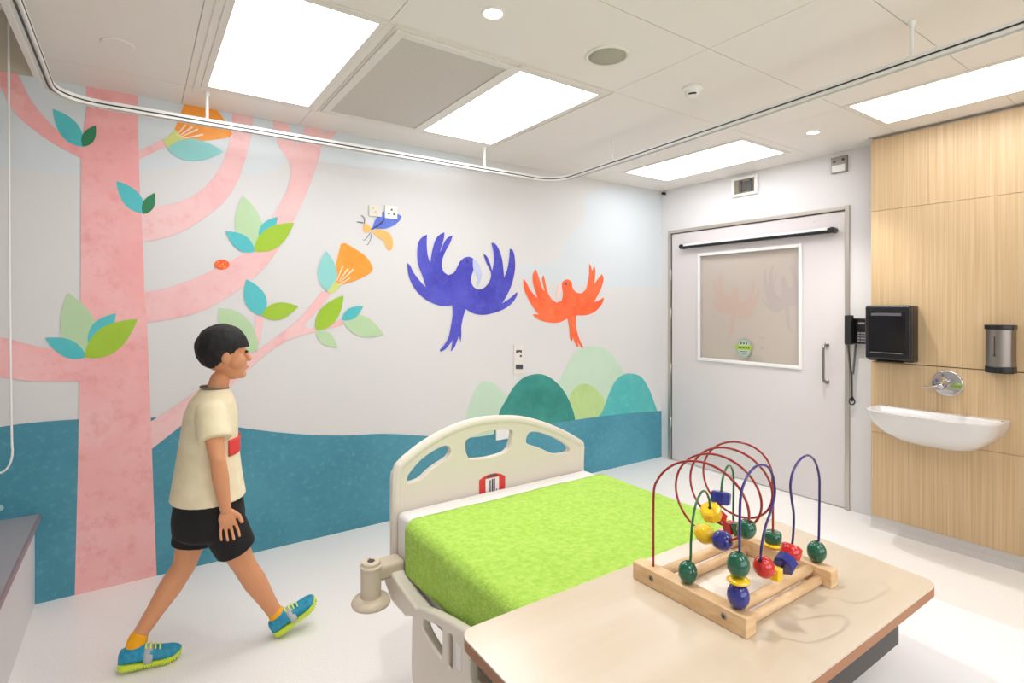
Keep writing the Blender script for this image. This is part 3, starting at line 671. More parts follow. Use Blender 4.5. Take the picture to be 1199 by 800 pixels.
mural('teal_field', [(-90, 522), (0, 500), (92, 491), (180, 489), (235, 493), (290, 502), (345, 508), (400, 510), (450, 508), (506, 511), (545, 512.5), (573, 509.5), (620, 500), (672, 492), (700, 488), (740, 483.5), (775.5, 481), (775.5, 560), (775.5, 545), (-90, 760)], M['p_band'], 3.9, ang=60)
# tree
mural('tree_trunk', [(101, 96), (101, 130), (97, 160), (95, 184), (94.5, 345), (93, 450), (91, 560), (87.5, 700), (183.5, 700), (180, 590), (177, 500), (172, 375), (169, 343), (168, 300), (165, 246), (163, 205), (162, 150), (161, 100)], M['p_tree'], 5, smooth=False)
mural('branch', [(-60, 72), (0, 79.5), (19, 82), (25, 95), (35, 115), (50, 135), (75, 160), (100, 173), (102, 189), (96, 186), (75, 175), (50, 160), (25, 140), (10, 122), (0, 102), (-30, 78)], M['p_tree'], 4.7)
mural('branch', [(-60, 392), (0, 395), (25, 401), (55, 408), (82, 410), (110, 410), (110, 448), (93, 447), (34, 446), (0, 441), (-60, 430)], M['p_tree'], 4.7)
mural('branch', [(155, 178), (175, 171), (190, 162.5), (194, 172), (175, 181), (160, 189), (155, 189)], M['p_branch'], 4.7)
mural('branch', [(155, 246), (184, 242), (212, 236), (237, 222), (254, 202), (265, 178), (270, 155), (272, 132), (272, 118), (295, 122), (295, 153), (287, 187), (277, 215), (262, 237), (237, 257), (212, 272), (187, 280), (160, 284), (155, 284)], M['p_branch'], 4.7)
mural('branch', [(155, 344), (170, 342), (200, 336), (237, 322), (275, 303), (298, 287), (318, 254), (334, 227), (341, 199), (332, 180), (326, 171), (319, 141), (319, 128), (337, 132), (337, 144), (341, 156), (349, 171), (354, 160), (357, 149), (357, 140), (379, 144), (379, 151), (378, 159), (386, 152), (392, 147), (394, 155), (384, 166), (375, 174), (374, 182), (366, 207), (356, 233), (341, 264), (323, 296), (309, 314), (287, 334), (265, 349), (237, 364), (200, 374), (160, 379), (155, 379)], M['p_branch'], 4.7, ang=40)
mural('branch', [(165, 500), (176, 494), (223, 463), (262, 434), (300, 411), (335, 386), (352, 371), (377, 341), (387, 344), (370, 366), (356, 380), (361, 385), (380, 382), (401, 373), (401, 381), (371, 388), (338, 398), (308, 418), (275, 448), (240, 478), (213, 498), (177, 526), (165, 534)], M['p_branch'], 4.7, ang=40)
mural('twig', [(299, 369), (309, 371), (304, 402), (297, 408)], M['p_branch'], 4.7, smooth=False)
# leaves
leaf((97, 172), (62, 128), 23, M['p_leafteal'], 7); leaf((97, 172), (112, 147), 15, M['p_leafdark'], 8)
leaf((169, 250), (136, 212), 21, M['p_leafteal'], 7); leaf((168, 251), (181, 226), 14, M['p_leafdark'], 8)
leaf((297, 295), (284, 229), 32, M['p_leafsage'], 6); leaf((303, 278), (325, 254), 15, M['p_leafteal'], 7); leaf((298, 295), (264, 271), 18, M['p_leafteal'], 7); leaf((297, 294), (344, 261), 25, M['p_leaflime'], 8)
mural('leaf', [(256, 361), (275, 364), (293, 378), (302, 400), (301, 412), (285, 410), (264, 397), (256, 380)], M['p_leafsage'], 6)
leaf((308, 370), (288, 327), 25, M['p_leafteal'], 7); leaf((306, 369), (349, 359), 20, M['p_leaflime'], 8)
leaf((384, 342), (382, 294), 23, M['p_leafpale'], 7)
leaf((370, 387), (402, 346), 22, M['p_leaflime'], 8); leaf((370, 387), (395, 407), 15, M['p_leafsage'], 7); leaf((400, 374.5), (425, 358.5), 13, M['p_leafteal'], 8); leaf((401, 373), (449, 392), 24, M['p_leafsage'], 7)
leaf((102, 419), (80, 343), 42, M['p_leafsage'], 6); leaf((103, 402), (136, 367), 22, M['p_leafteal'], 7); leaf((99, 418), (161, 374), 32, M['p_leaflime'], 8); leaf((101, 418), (53, 396), 21, M['p_leafteal'], 7)
# flowers
def flower(base, cup, rays, aqua=None):
    mural('flower', cup, M['p_orange'], 6); mural('flower_base', base, M['p_base'], 7.5)
    bx = sum(p[0] for p in base) / len(base); by = sum(p[1] for p in base) / len(base)
    for (x, y, w) in rays:
        d = Vector((x - bx, y - by)); n = Vector((-d.y, d.x)).normalized(); s_ = Vector((bx, by)) + d * .35; e = Vector((x, y))
        mural('stamen', [(s_ + n * .4)[:], (e + n * w)[:], (e + d.normalized() * 1.2)[:], (e - n * w)[:], (s_ - n * .4)[:]], M['p_stem'], 8, smooth=False)
flower([(205, 152), (215, 163), (200, 174), (195, 172), (191, 165)], [(219, 114), (240, 118), (252, 127), (262, 140), (272, 157), (264, 162), (225, 166), (212, 164), (204, 153)], [(217, 147, 1.2), (225, 149, 1.3), (231, 152, 1.3), (237, 158, 1.2)])
leaf((196, 174), (261, 178), 26, M['p_leafpale'], 9)
flower([(392, 329), (399, 334), (392, 342), (386, 344), (383, 341)], [(399, 286), (402.5, 285), (406, 286), (424, 297), (432, 305), (436.5, 314), (434, 319), (420, 327), (399, 333.5), (392, 330), (392, 317), (395, 302)], [(401, 312, .9), (407, 315, .9), (413, 316, 1), (409, 326, .8)])
# ladybird
bug = [(265 + 9 * math.cos(t * PI / 8) - 5.5, 310 + 6 * math.sin(t * PI / 8)) for t in range(16)]
mural('ladybird', bug, M['p_bug'], 8); mural('ladybird_head', [(253, 309), (251, 311), (250, 314), (253, 314.5), (255, 312)], M['p_leafpale'], 7, smooth=False)
for (x, y) in ((256, 307), (261, 309), (258, 312), (264, 307), (263, 312)):
    mural('ladybird_spot', [(x + 1.1 * math.cos(t), y + 1.1 * math.sin(t)) for t in (0, 1, 2, 3, 4, 5)], M['p_orange'], 9, smooth=False)
# insect
mural('insect_wing', [(435.6, 267.6), (440, 256), (446, 250), (449.7, 247), (450, 252), (463, 252), (466, 251), (470, 253.5), (467.5, 258.7), (460, 264.5), (452.5, 267.4), (445, 268)], M['p_blue'], 6)
mural('insect_vein', [(436, 267.2), (447, 259), (450, 253), (451.2, 254), (448.5, 260.5), (441, 266.5)], M['p_navy'], 7)
mural('insect_body', [(434.7, 271), (443, 268.8), (452.5, 271), (458, 276.5), (460, 285), (458.5, 292), (455.3, 293.6), (452.5, 290.5), (448, 281.5), (441, 277.5)], M['p_peach'], 6)
mural('insect_head', [(425.4, 263), (428.5, 262), (432.5, 264.5), (434.6, 268.5), (432, 272), (427, 272.5), (424.8, 268.5)], M['p_peach'], 6)
def stroke(pts, w, m=M['p_ink'], lv=7, name='insect_leg'):
    P = [Vector(p) for p in pts]; L_ = []; R_ = []
    for i, p in enumerate(P):
        t = (P[min(i + 1, len(P) - 1)] - P[max(i - 1, 0)]).normalized(); n = Vector((-t.y, t.x)) * w / 2; L_.append((p + n)[:]); R_.append((p - n)[:])
    mural(name, L_ + R_[::-1], m, lv, smooth=False)
stroke([(426.5, 262), (426.6, 256), (424.5, 253.5), (422.5, 252.5)], .9, name='antenna'); stroke([(425, 261), (421, 260.3), (417.5, 260)], .9, name='antenna')
stroke([(433.5, 272.5), (429, 279), (426.2, 281.6), (424.5, 280.5)], .7); stroke([(435, 273), (433.5, 281), (431, 286), (429, 287)], .7)
stroke([(434, 268.6), (438, 267.6)], 1.6, name='insect_joint')
# purple parrot
A = [(128, 306), (140, 318), (152, 343), (178, 378), (203, 406), (190, 360), (172, 312), (168, 262), (174, 222), (188, 202), (208, 190), (207, 235), (211, 275), (221, 306), (228, 262), (241, 215), (257, 193), (279, 181), (277, 205), (264, 250), (262, 262), (276, 226), (292, 203), (313, 194), (302, 225), (282, 262), (270, 298), (273, 338), (294, 356), (318, 345), (333, 318), (344, 298), (362, 284), (384, 282), (398, 293), (400, 320), (394, 345), (387, 372), (395, 400), (418, 414), (445, 404), (464, 378), (469, 352), (462, 330), (448, 303), (437, 268), (452, 280), (464, 306), (473, 338), (480, 302), (478, 262), (470, 224), (486, 228), (502, 253), (514, 290), (519, 330), (522, 366), (536, 328), (543, 285), (545, 248), (558, 256), (566, 290), (566, 335), (556, 385), (537, 432), (514, 471), (545, 450), (575, 424), (574, 440), (554, 470), (522, 494), (480, 510), (435, 518), (395, 511), (366, 494), (356, 525), (348, 565), (348, 600), (345, 630), (338, 602), (330, 625), (320, 650), (304, 668), (308, 645), (312, 620), (298, 640), (280, 660), (262, 668), (260, 660), (275, 645), (295, 610), (306, 560), (312, 515), (310, 479), (270, 482), (222, 466), (182, 438), (150, 398), (132, 352)]
mural('parrot', A, M['p_purple'], 5, label='purple parrot with raised feathered wings', **s7)
mural('parrot_beak', [(394, 293), (408, 298), (424, 320), (431, 350), (425, 380), (412, 404), (409, 394), (413, 372), (406, 350), (396, 330)], M['p_lav'], 6, **s7)
mural('parrot_eye', [(372 + 7 * math.cos(t * PI / 5), 300 + 8 * math.sin(t * PI / 5)) for t in range(10)], M['p_navy'], 7, smooth=False, **s7)
B = [(600, 371), (612, 385), (626, 412), (642, 434), (658, 450), (651, 425), (640, 390), (638, 355), (650, 331), (659, 352), (668, 380), (677, 408), (687, 422), (681, 395), (677, 372), (683, 355), (690, 385), (699, 424), (715, 452), (736, 468), (756, 460), (762, 435), (758, 405), (757, 390), (768, 376), (784, 374), (797, 386), (801, 408), (816, 426), (838, 430), (855, 412), (864, 380), (868, 345), (868, 307), (876, 322), (880, 340), (890, 315), (894, 342), (892, 372), (889, 392), (903, 372), (920, 351), (927, 372), (918, 408), (902, 440), (888, 466), (908, 458), (929, 446), (922, 470), (898, 500), (862, 518), (816, 520), (815, 545), (818, 580), (828, 615), (846, 652), (836, 650), (820, 628), (826, 650), (815, 642), (803, 612), (798, 625), (790, 612), (787, 570), (780, 532), (745, 549), (700, 548), (660, 536), (637, 517), (650, 515), (665, 517), (645, 494), (622, 455), (603, 410)]
mural('parrot', B, M['p_red'], 5, label='orange parrot with raised feathered wings', **s7)
mural('parrot_beak', [(757, 388), (744, 396), (737, 418), (736, 442), (744, 456), (750, 436), (756, 414)], M['p_pinkbeak'], 6, **s7)
mural('parrot_eye', [(773 + 5 * math.cos(t * PI / 5), 392 + 5 * math.sin(t * PI / 5)) for t in range(10)], M['p_ink'], 7, smooth=False, **s7)

# ------------------------------------------------------------------ bed
BX0, BX1, BYH, BYF = .755, 1.66, 1.80, -.30
bed = thing('hospital_bed', (1.2, .75, 0), 'cream plastic hospital bed with arched slotted headboard and side rails', 'bed')
HY = 1.835
def hb(px, py): p = onY(px, py, HY); return (p.x, p.z)
outer = [(.750, .42), (.750, .60), (.750, .80)] + [hb(*q) for q in [(462.5, 550), (468, 541), (475, 534), (498, 516.5), (529, 500), (558, 491), (583.5, 488.3), (608.5, 489), (633.5, 495), (658.5, 505), (677, 515.5), (681.5, 522)]] + [(1.652, .75), (1.652, .60), (1.652, .42)]
b6 = lambda L_: [hb(450 + x / 4.796, 480 + y / 4.796) for x, y in L_]
H1 = b6([(117, 372), (140, 335), (190, 278), (250, 232), (305, 202), (335, 193), (362, 203), (368, 235), (345, 272), (300, 302), (250, 338), (200, 385), (160, 404), (117, 415)])
H2 = b6([(455, 158), (500, 138), (560, 116), (640, 103), (695, 105), (714, 120), (708, 165), (695, 212), (665, 242), (600, 264), (530, 276), (470, 276), (450, 250), (442, 215), (443, 180)])
H3 = b6([(783, 160), (795, 130), (818, 116), (860, 119), (920, 138), (980, 166), (1022, 196), (1035, 215), (1025, 236), (1000, 247), (945, 251), (900, 234), (860, 216), (790, 192)])
sm2 = lambda L_, a=52: [(v.x, v.y) for v in outline(L_, a, 4)]
toXZ = Matrix(((1, 0, 0, 0), (0, 0, -1, HY), (0, 1, 0, 0), (0, 0, 0, 1)))
hbo = plate_with_holes('headboard', sm2(outer, 80), [sm2(H1, 70), sm2(H2, 70), sm2(H3, 70)], .010, .004, toXZ, M['bed'], bed)
rimp = [(.750, .45), (.750, .60), (.7505, .75)] + outer[3:-3] + [(1.652, .70), (1.652, .60), (1.652, .45)]
ri = []
for i, q in enumerate(rimp):
    q0 = Vector(rimp[max(i - 1, 0)]); q1 = Vector(rimp[min(i + 1, len(rimp) - 1)]); t = (q1 - q0).normalized(); ri.append((q[0] + t.y * .012, HY, q[1] - t.x * .012))
bm = bmesh.new(); tube(bm, catmull(ri, k=5), .019, 16)
link('headboard_rim', bm, M['bed'], bed, smooth=True)
lp = [hb(558.8, 561.5), hb(564, 557.5), hb(570, 554.6), hb(577.5, 553), hb(584, 553.8), hb(589, 556.4), hb(589, 590), hb(558.8, 600)]
bm = bmesh.new(); prism(bm, [(x, HY - .0145, z) for x, z in lp], (0, -.0015, 0)); lb = tag(link('warning_label', bm, M['red'], bed), 'red arched label with a white panel')
bm = bmesh.new(); prism(bm, [(x, HY - .0163, z) for x, z in [hb(566, 560), hb(581.5, 556.8), hb(581.5, 595), hb(566, 598)]], (0, -.0006, 0)); link('label_panel', bm, M['paper'], lb)
bm = bmesh.new()
for q, (xa, ya, xb_, yb_) in enumerate([(568, 581, 569, 592), (570.5, 561, 572, 595), (573, 559.5, 575, 595), (576, 559, 577, 595), (578.3, 571, 579.3, 592)]):
    prism(bm, [(x, HY - .0171, z) for x, z in [hb(xa, ya), hb(xb_, ya), hb(xb_, yb_), hb(xa, yb_)]], (0, -.0004, 0))
prism(bm, [(x, HY - .0163, z) for x, z in [hb(568, 556.8), hb(573, 554.6), hb(580, 553.9), hb(580, 556), hb(574, 557), hb(568, 558.9)]], (0, -.0006, 0))
link('label_print', bm, M['ink'], lb)
# frame, base, castors
link('bed_frame', boxes((BX0 + .14, BX0 + .19, BYF, HY, .34, .40), (BX1 - .19, BX1 - .14, BYF, HY, .34, .40), (BX0 + .02, BX1 - .02, HY - .05, HY - .0, .36, .42), (BX0 + .14, BX1 - .14, BYF, BYF + .05, .34, .40), (BX0 + .14, BX1 - .14, .7, .76, .34, .40)), M['bed_dark'], bed, bevel=.006)
link('mattress_deck', boxes((BX0 + .05, BX1 - .05, BYF + .02, HY - .055, .405, .43)), M['bed'], bed, bevel=.004)
link('base_frame', boxes((BX0 + .12, BX0 + .18, .0, 1.55, .16, .21), (BX1 - .18, BX1 - .12, .0, 1.55, .16, .21), (BX0 + .12, BX1 - .12, 1.45, 1.51, .16, .34), (BX0 + .12, BX1 - .12, .05, .11, .16, .34)), M['bed_dark'], bed, bevel=.006)
for (x, y) in ((BX0 + .15, 1.52), (BX1 - .15, 1.52), (BX0 + .15, .03), (BX1 - .15, .03)):
    bm = bmesh.new(); cyl(bm, (x - .022, y, .065), (x + .022, y, .065), .065, n=28); cyl(bm, (x, y, .06), (x, y, .17), .012); box(bm, x - .03, x + .03, y - .03, y + .03, .12, .16); link('castor', bm, M['graphite'], bed, smooth=False, bevel=.003)
# corner bumper with socket
bm = bmesh.new(); c = Vector((.628, 1.715, 0))
lathe(bm, (c.x, c.y, .445), [(.0, 0), (.045, 0), (.060, .008), (.063, .016), (.058, .026), (.045, .032), (.0325, .034), (.0325, .125), (.036, .127), (.036, .134), (.030, .137), (.030, .146), (.026, .149), (.012, .149), (.012, .12), (0, .12)], n=32)
link('corner_bumper', bm, M['bed_dark'], bed, smooth=False, bevel=.002)
bm = bmesh.new(); prism(bm, [(c.x + .012 * math.cos(a), c.y + .017 * math.sin(a), .5945) for a in (0, PI / 2, PI, 3 * PI / 2)], (0, 0, .0008)); link('socket_opening', bm, M['graphite'], bed)
bm = bmesh.new(); box(bm, .655, .755, 1.725, 1.80, .508, .560); link('bumper_bracket', bm, M['bed_dark'], bed, bevel=.014, seg=4)
bm = bmesh.new()
prism(bm, [(.70, 1.79, .475), (.70, 1.79, .525), (.70, 1.72, .530), (.70, 1.60, .512), (.70, 1.50, .500), (.70, 1.50, .470), (.70, 1.56, .462), (.70, 1.60, .440), (.70, 1.73, .440)], (.05, 0, 0)); link('release_handle', bm, M['bed'], bed, bevel=.012, seg=4)
# side rails: plate in a plane X = const with openings
def side_rail(xr, sgn):
    out = [(-.0, .26), (-.012, .40), (-.004, .475), (.02, .503), (.06, .520), (.15, .545), (.28, .572), (.42, .592), (.60, .60), (.75, .592), (.88, .565), (.93, .53), (.945, .48), (.94, .26), (.80, .23), (.14, .23)]
    h1 = [(.055, .500), (.10, .515), (.170, .532), (.190, .525), (.190, .440), (.165, .438), (.10, .448), (.055, .468)]
    h2 = [(.208, .525), (.220, .540), (.240, .545), (.252, .53), (.252, .46), (.235, .435), (.208, .438)]
    h3 = [(.33, .55), (.36, .565), (.44, .575), (.45, .55), (.45, .47), (.42, .455), (.34, .458), (.325, .48)]
    h4 = [(.53, .565), (.56, .578), (.68, .576), (.73, .55), (.73, .47), (.70, .455), (.55, .455), (.53, .48)]
    T = Matrix(((0, 0, 1, xr), (-1, 0, 0, 1.530), (0, 1, 0, 0), (0, 0, 0, 1)))
    return plate_with_holes('side_rail', sm2(out, 80), [sm2(h, 80) for h in (h1, h2, h3, h4)], .007, .008, T, M['bed'], bed)
rr = side_rail(.710, 1)
r2 = side_rail(1.712, -1); r2.location.z -= .115
link('rail_label', boxes((.6935, .6948, 1.235, 1.262, .470, .535)), M['paper'], rr)
bm = boxes((.722, .90, .82, .87, .30, .345), (.722, .90, 1.18, 1.23, .30, .345), (1.51, 1.70, .82, .87, .30, .345), (1.51, 1.70, 1.18, 1.23, .30, .345)); link('rail_arm', bm, M['bed_dark'], bed, bevel=.004)

# mattress in a white sheet
def soft_block(x0, x1, y0, y1, z0, z1, r, nx, ny, amp, fr):
    bm = bmesh.new()
    box(bm, x0, x1, y0, y1, z0, z1)
    bmesh.ops.bevel(bm, geom=bm.edges[:], offset=r, segments=4, profile=.5, affect='EDGES')
    return bm
mt = link('mattress', soft_block(.757, 1.645, BYF + .03, 1.812, .432, .696, .018, 1, 1, 0, 1), M['sheet'], smooth=True)
tag(mt, 'thick mattress in a smooth white sheet on the hospital bed', 'mattress')
# terry towel draped over it
def towel():
    bm = bmesh.new(); prof = []
    x0, x1, zt, zb = .742, 1.662, .702, .528; r = .035
    prof += [(x0, zb + (zt - r - zb) * i / 8) for i in range(8)]
    prof += [(x0 + r - r * math.cos(a * PI / 16), zt - r + r * math.sin(a * PI / 16)) for a in range(0, 9)]
    prof += [(x0 + r + (x1 - x0 - 2 * r) * i / 44, zt) for i in range(1, 44)]
    prof += [(x1 - r + r * math.sin(a * PI / 16), zt - r + r * math.cos(a * PI / 16)) for a in range(0, 9)]
    prof += [(x1, zt - r - (zt - r - zb) * (i + 1) / 8) for i in range(8)]
    ys_ = [1.695 - (1.695 - .56) * j / 70 for j in range(71)]
    G = []
    for j, y in enumerate(ys_):
        row = []
        for i, (x, z) in enumerate(prof):
            s_ = noise.noise(Vector((x * 7, y * 7, 3))) * .0035 + noise.noise(Vector((x * 30, y * 30, z * 30))) * .0015
            k = min(1, max(0, (zt - z) / .16))
            wob = noise.noise(Vector((y * 5, x, 9))) * .008 * k
            hem = noise.noise(Vector((y * 6, 2, x))) * .006 * k
            row.append(bm.verts.new((x + (wob - .002 if x < 1 else -wob + .002) * (1 if k > 0 else 0), y + noise.noise(Vector((x * 3, 1, 4))) * .004, z + (s_ if k < .2 else 0) + hem + .002)))
        G.append(row)
    for A_, B_ in zip(G, G[1:]):
        for i in range(len(A_) - 1): bm.faces.new((A_[i], A_[i + 1], B_[i + 1], B_[i]))
    o = link('towel_blanket', bm, M['towel'], smooth=True)
    s_ = o.modifiers.new('solid', 'SOLIDIFY'); s_.thickness = .006; s_.offset = 0
    return tag(o, 'lime green terry towel blanket draped over the white mattress', 'blanket')
towel()

# ------------------------------------------------------------------ over-bed table
TZ = .88
tb = thing('overbed_table', (.9, .6, 0), 'over-bed table with a pale beech top and brown edge', 'table')
cor = [Vector((.440, .793)), Vector((1.334, .793)), Vector((1.292, .398)), (Vector((.432, .398)))]
def rounded(C, r, k=6):
    out = []
    for i in range(len(C)):
        p = C[i]; a = (C[i - 1] - p).normalized(); b = (C[(i + 1) % len(C)] - p).normalized()
        h = a.angle(b) / 2; d = r / math.tan(h); c_ = p + (a + b).normalized() * (r / math.sin(h))
        p0 = p + a * d; p1 = p + b * d; v0 = p0 - c_; v1 = p1 - c_; an = v0.angle_signed(v1)
        for s_ in range(k + 1):
            v = v0.copy(); v.rotate(Matrix.Rotation(-an * s_ / k, 2)); out.append(c_ + v)
    return out
ro = rounded(cor, .028)
bm = bmesh.new(); prism(bm, [(p.x, p.y, TZ - .003) for p in ro], (0, 0, .003)); link('table_top', bm, M['laminate'], tb)
bm = bmesh.new(); cen = Vector((.88, .6)); ro2 = [cen + (p - cen) * 1.0 for p in ro]; prism(bm, [(p.x, p.y, TZ - .021) for p in ro2], (0, 0, .0178)); link('edge_band', bm, M['edge'], tb, bevel=.004)
link('underframe', boxes((.50, 1.182, .425, .50, .785, .858), (.50, 1.175, .68, .74, .795, .855), (.50, .56, .50, .68, .795, .855)), M['graphite'], tb, bevel=.003)
link('column', boxes((.555, .635, .56, .64, .10, .795)), M['graphite'], tb, bevel=.006)
link('base', boxes((.52, .60, .25, .95, .05, .10), (.56, 1.20, .30, .36, .05, .10)), M['graphite'], tb, bevel=.006)
for (x, y) in ((.56, .28), (.56, .92), (1.16, .33)):
    bm = bmesh.new(); cyl(bm, (x - .012, y, .027), (x + .012, y, .027), .027, n=20); link('castor', bm, M['rubber'], tb)

# ------------------------------------------------------------------ bead maze toy
ty = thing('bead_maze_toy', (.96, .63, TZ), 'wooden bead maze toy with looping coloured wires on the table', 'toy')
RH = .034
def rail_part(xa, xb_, ya, yb_, tilt):
    bm = bmesh.new(); v = box(bm, xa, xb_, ya, yb_, TZ, TZ + RH)
    return link('wooden_rail', bm, M['beech'], ty, bevel=.0022)
rail_part(.813, .843, .507, .752, 0); rail_part(1.092, 1.120, .505, .752, 0)
for (y, z) in ((.705, .0215), (.548, .0215), (.686, .0085), (.529, .0090)):  # two dowels between the rails, with a thinner rod low beside each
    bm = bmesh.new(); cyl(bm, (.842, y, TZ + z), (1.093, y, TZ + z), .0098 if z > .015 else .0088, n=20); link('beech_rod', bm, M['beech'], ty, smooth=True)
for y in (.705, .548):
    bm = bmesh.new(); lathe(bm, (.8132, y, TZ + .0195), [(.0055, 0), (.0055, .0008), (.004, .0016), (0, .0018)], axis=(-1, 0, 0), n=20); sc_ = link('screw', bm, M['steel'], ty, smooth=True)
    bm = bmesh.new()
    for a in (0.6, 0.6 + PI / 2):
        d = Vector((0, math.cos(a), math.sin(a))) * .003; n_ = Vector((0, -math.sin(a), math.cos(a))) * .0006; p = Vector((.8112, y, TZ + .0195)); prism(bm, [p + d + n_, p + d - n_, p - d - n_, p - d + n_], (-.0004, 0, 0))
    link('screw_slot', bm, M['hole'], sc_)
# wires
def plane_pts(pix, a, b):
    """points on the upright plane through the two feet a and b of a wire"""
    a = Vector(a); b = Vector(b); n = (b - a).cross(Vector((0, 0, 1)))
    return [onPlane(x, y, a, n) for x, y in pix]
WR = .0023
ZT = TZ + RH
# purple
pa = (.833, .534, ZT); pb = (1.112, .542, ZT)
pp = plane_pts([(866, 655), (866, 620), (867.5, 580), (875, 558), (884, 547), (893, 544.5), (901, 549), (906, 562), (907, 580), (902, 600), (896, 618), (892, 638), (891, 655), (896, 666), (905, 672), (916, 664), (924, 652), (928, 635), (929.5, 605), (927, 585), (925.5, 568), (929, 551), (937, 538), (946, 533.5), (954, 540), (959, 557), (959.5, 580), (958.5, 637)], pa, pb)
pp = [Vector(pa)] + pp + [Vector(pb)]
PW = catmull(pp, k=5); bm = bmesh.new(); tube(bm, PW, WR, 10); tag(link('wire', bm, M['w_purple'], ty, smooth=True), 'purple wire with two tall humps')
ga = (.832, .635, ZT); gb = (1.104, .703, ZT)
gp = plane_pts([(808.5, 655), (809, 635), (811, 610), (815, 590), (821, 577), (826, 576), (830, 584), (832, 598), (835, 606), (840, 608), (843, 597), (844, 583), (846, 562), (850, 549), (853.5, 545.5), (857, 549), (859, 562), (859, 615)], ga, gb)
GW = catmull([Vector(ga)] + gp + [Vector(gb)], k=5); bm = bmesh.new(); tube(bm, GW, WR, 10); tag(link('wire', bm, M['w_green'], ty, smooth=True), 'green wire with two short humps')
# red helix, axis across the two rails
ra = onX(765, 657, .830); ra.z = ZT; rb = onX(905, 612, 1.106); rb.z = ZT
hel = [ra.copy(), ra + Vector((0, 0, .05)), ra + Vector((0, 0, .10))]
turns = 3.5; N_ = int(24 * turns)
for i in range(0, N_ + 1):
    u = i / N_; th = 2 * PI * i / 24; X = .832 + (1.104 - .832) * u
    cy_ = .6215 + (X - .86) * .30; cz_ = 1.062 - .05 * (X - .86); ry_ = .087
    if i < 6: ry_ += (ra.y - (cy_ + .087)) * (1 - i / 6)
    if i > N_ - 6: ry_ += ((cy_ - .087) - rb.y) * (1 - (N_ - i) / 6)
    hel.append(Vector((X, cy_ + ry_ * math.cos(th), cz_ + .074 * math.sin(th))))
hel += [Vector((rb.x, rb.y, 1.015)), Vector((rb.x, rb.y, .975)), rb.copy()]
RW = catmull(hel, k=4); bm = bmesh.new(); tube(bm, RW, WR, 10); tag(link('wire', bm, M['w_red'], ty, smooth=True), 'dark red wire coiled in wide loops')
# beads
def bead(p, kind, m, size=.0125, axis=(0, 0, 1), col='bead'):
    bm = bmesh.new(); p = Vector(p); d = Vector(axis).normalized(); s_ = size
    if kind == 'egg': prof = [(.3 * s_, -1.12 * s_), (.68 * s_, -.88 * s_), (.93 * s_, -.45 * s_), (1.0 * s_, 0), (.93 * s_, .45 * s_), (.68 * s_, .88 * s_), (.3 * s_, 1.12 * s_)]; nn = 28
    elif kind == 'disc': prof = [(.5 * s_, -.30 * s_), (.95 * s_, -.14 * s_), (1.05 * s_, 0), (.95 * s_, .14 * s_), (.5 * s_, .30 * s_)]; nn = 28
    elif kind == 'drum': prof = [(.75 * s_, -.62 * s_), (.92 * s_, -.5 * s_), (.95 * s_, 0), (.92 * s_, .5 * s_), (.75 * s_, .62 * s_)]; nn = 28
    elif kind == 'hex': prof = [(.8 * s_, -.62 * s_), (1.0 * s_, -.48 * s_), (1.0 * s_, .48 * s_), (.8 * s_, .62 * s_)]; nn = 8
    else: prof = [(1.05 * s_, -.75 * s_), (1.25 * s_, -.65 * s_), (1.25 * s_, .65 * s_), (1.05 * s_, .75 * s_)]; nn = 4
    lathe(bm, p, prof, axis=d, n=nn)
    o = link('bead', bm, M[m], ty, smooth=(nn == 28))
    top = prof[-1][1]
    bm = bmesh.new(); lathe(bm, p + d * (top - .0002), [(.0036, 0), (.0036, .0006), (0, .0006)], axis=d, n=14); link('bead_hole', bm, M['hole'], o)
    return o
def on_wire(W, px, py):
    """nearest point of a wire to a sight line, and the wire's direction there"""
    best = None; r = _ray(px, py).normalized()
    for i, q in enumerate(W):
        v = q - CAMP; dd = (v - r * v.dot(r)).length
        if best is None or dd < best[0]: best = (dd, i)
    i = best[1]; return W[i], (W[min(i + 1, len(W) - 1)] - W[max(i - 1, 0)]).normalized()
def wb(W, px, py, kind, m, size=.0125):
    p, t = on_wire(W, px, py)
    if t.z < 0: t = -t
    bead(p, kind, m, size, t)
def at_foot(f_, py, px, kind, m, size): bead((f_[0], f_[1], onX(px, py, f_[0]).z), kind, m, size)
for f_, h_, kd, cl_, sz in ((ga, .0200, 'egg', 't_green', .0176), (pa, .0207, 'egg', 't_blue', .0185), (pa, .0465, 'disc', 't_yellow', .0180), (pa, .0727, 'egg', 't_green', .0186), (pb, .0203, 'egg', 't_green', .0180)):
    bead((f_[0], f_[1], ZT + h_), kd, cl_, sz)
bead((rb.x, rb.y, ZT + .0205), 'drum', 't_green', .0185); bead((rb.x, rb.y, ZT + .005), 'disc', 't_yellow', .0190)
bead((gb[0], gb[1], ZT + .0200), 'disc', 't_yellow', .0175)
wb(PW, 893, 664, 'egg', 't_red', .0182); wb(PW, 907, 672, 'cube', 't_yellow', .0120); wb(PW, 919, 661, 'hex', 't_blue', .0190); wb(PW, 926, 647, 'drum', 't_red', .0195)
wb(GW, 833, 600, 'hex', 't_yellow', .0200); wb(GW, 841, 604, 'cube', 't_red', .0125); wb(GW, 844, 584, 'hex', 't_blue', .0200)
wb(RW, 827, 621, 'egg', 't_yellow', .0180); wb(RW, 846, 630, 'egg', 't_blue', .0176)
wb(RW, 866, 614, 'cube', 't_green', .0130); wb(RW, 876, 620, 'egg', 't_green', .0160); wb(RW, 856, 616, 'cube', 't_red', .0125)

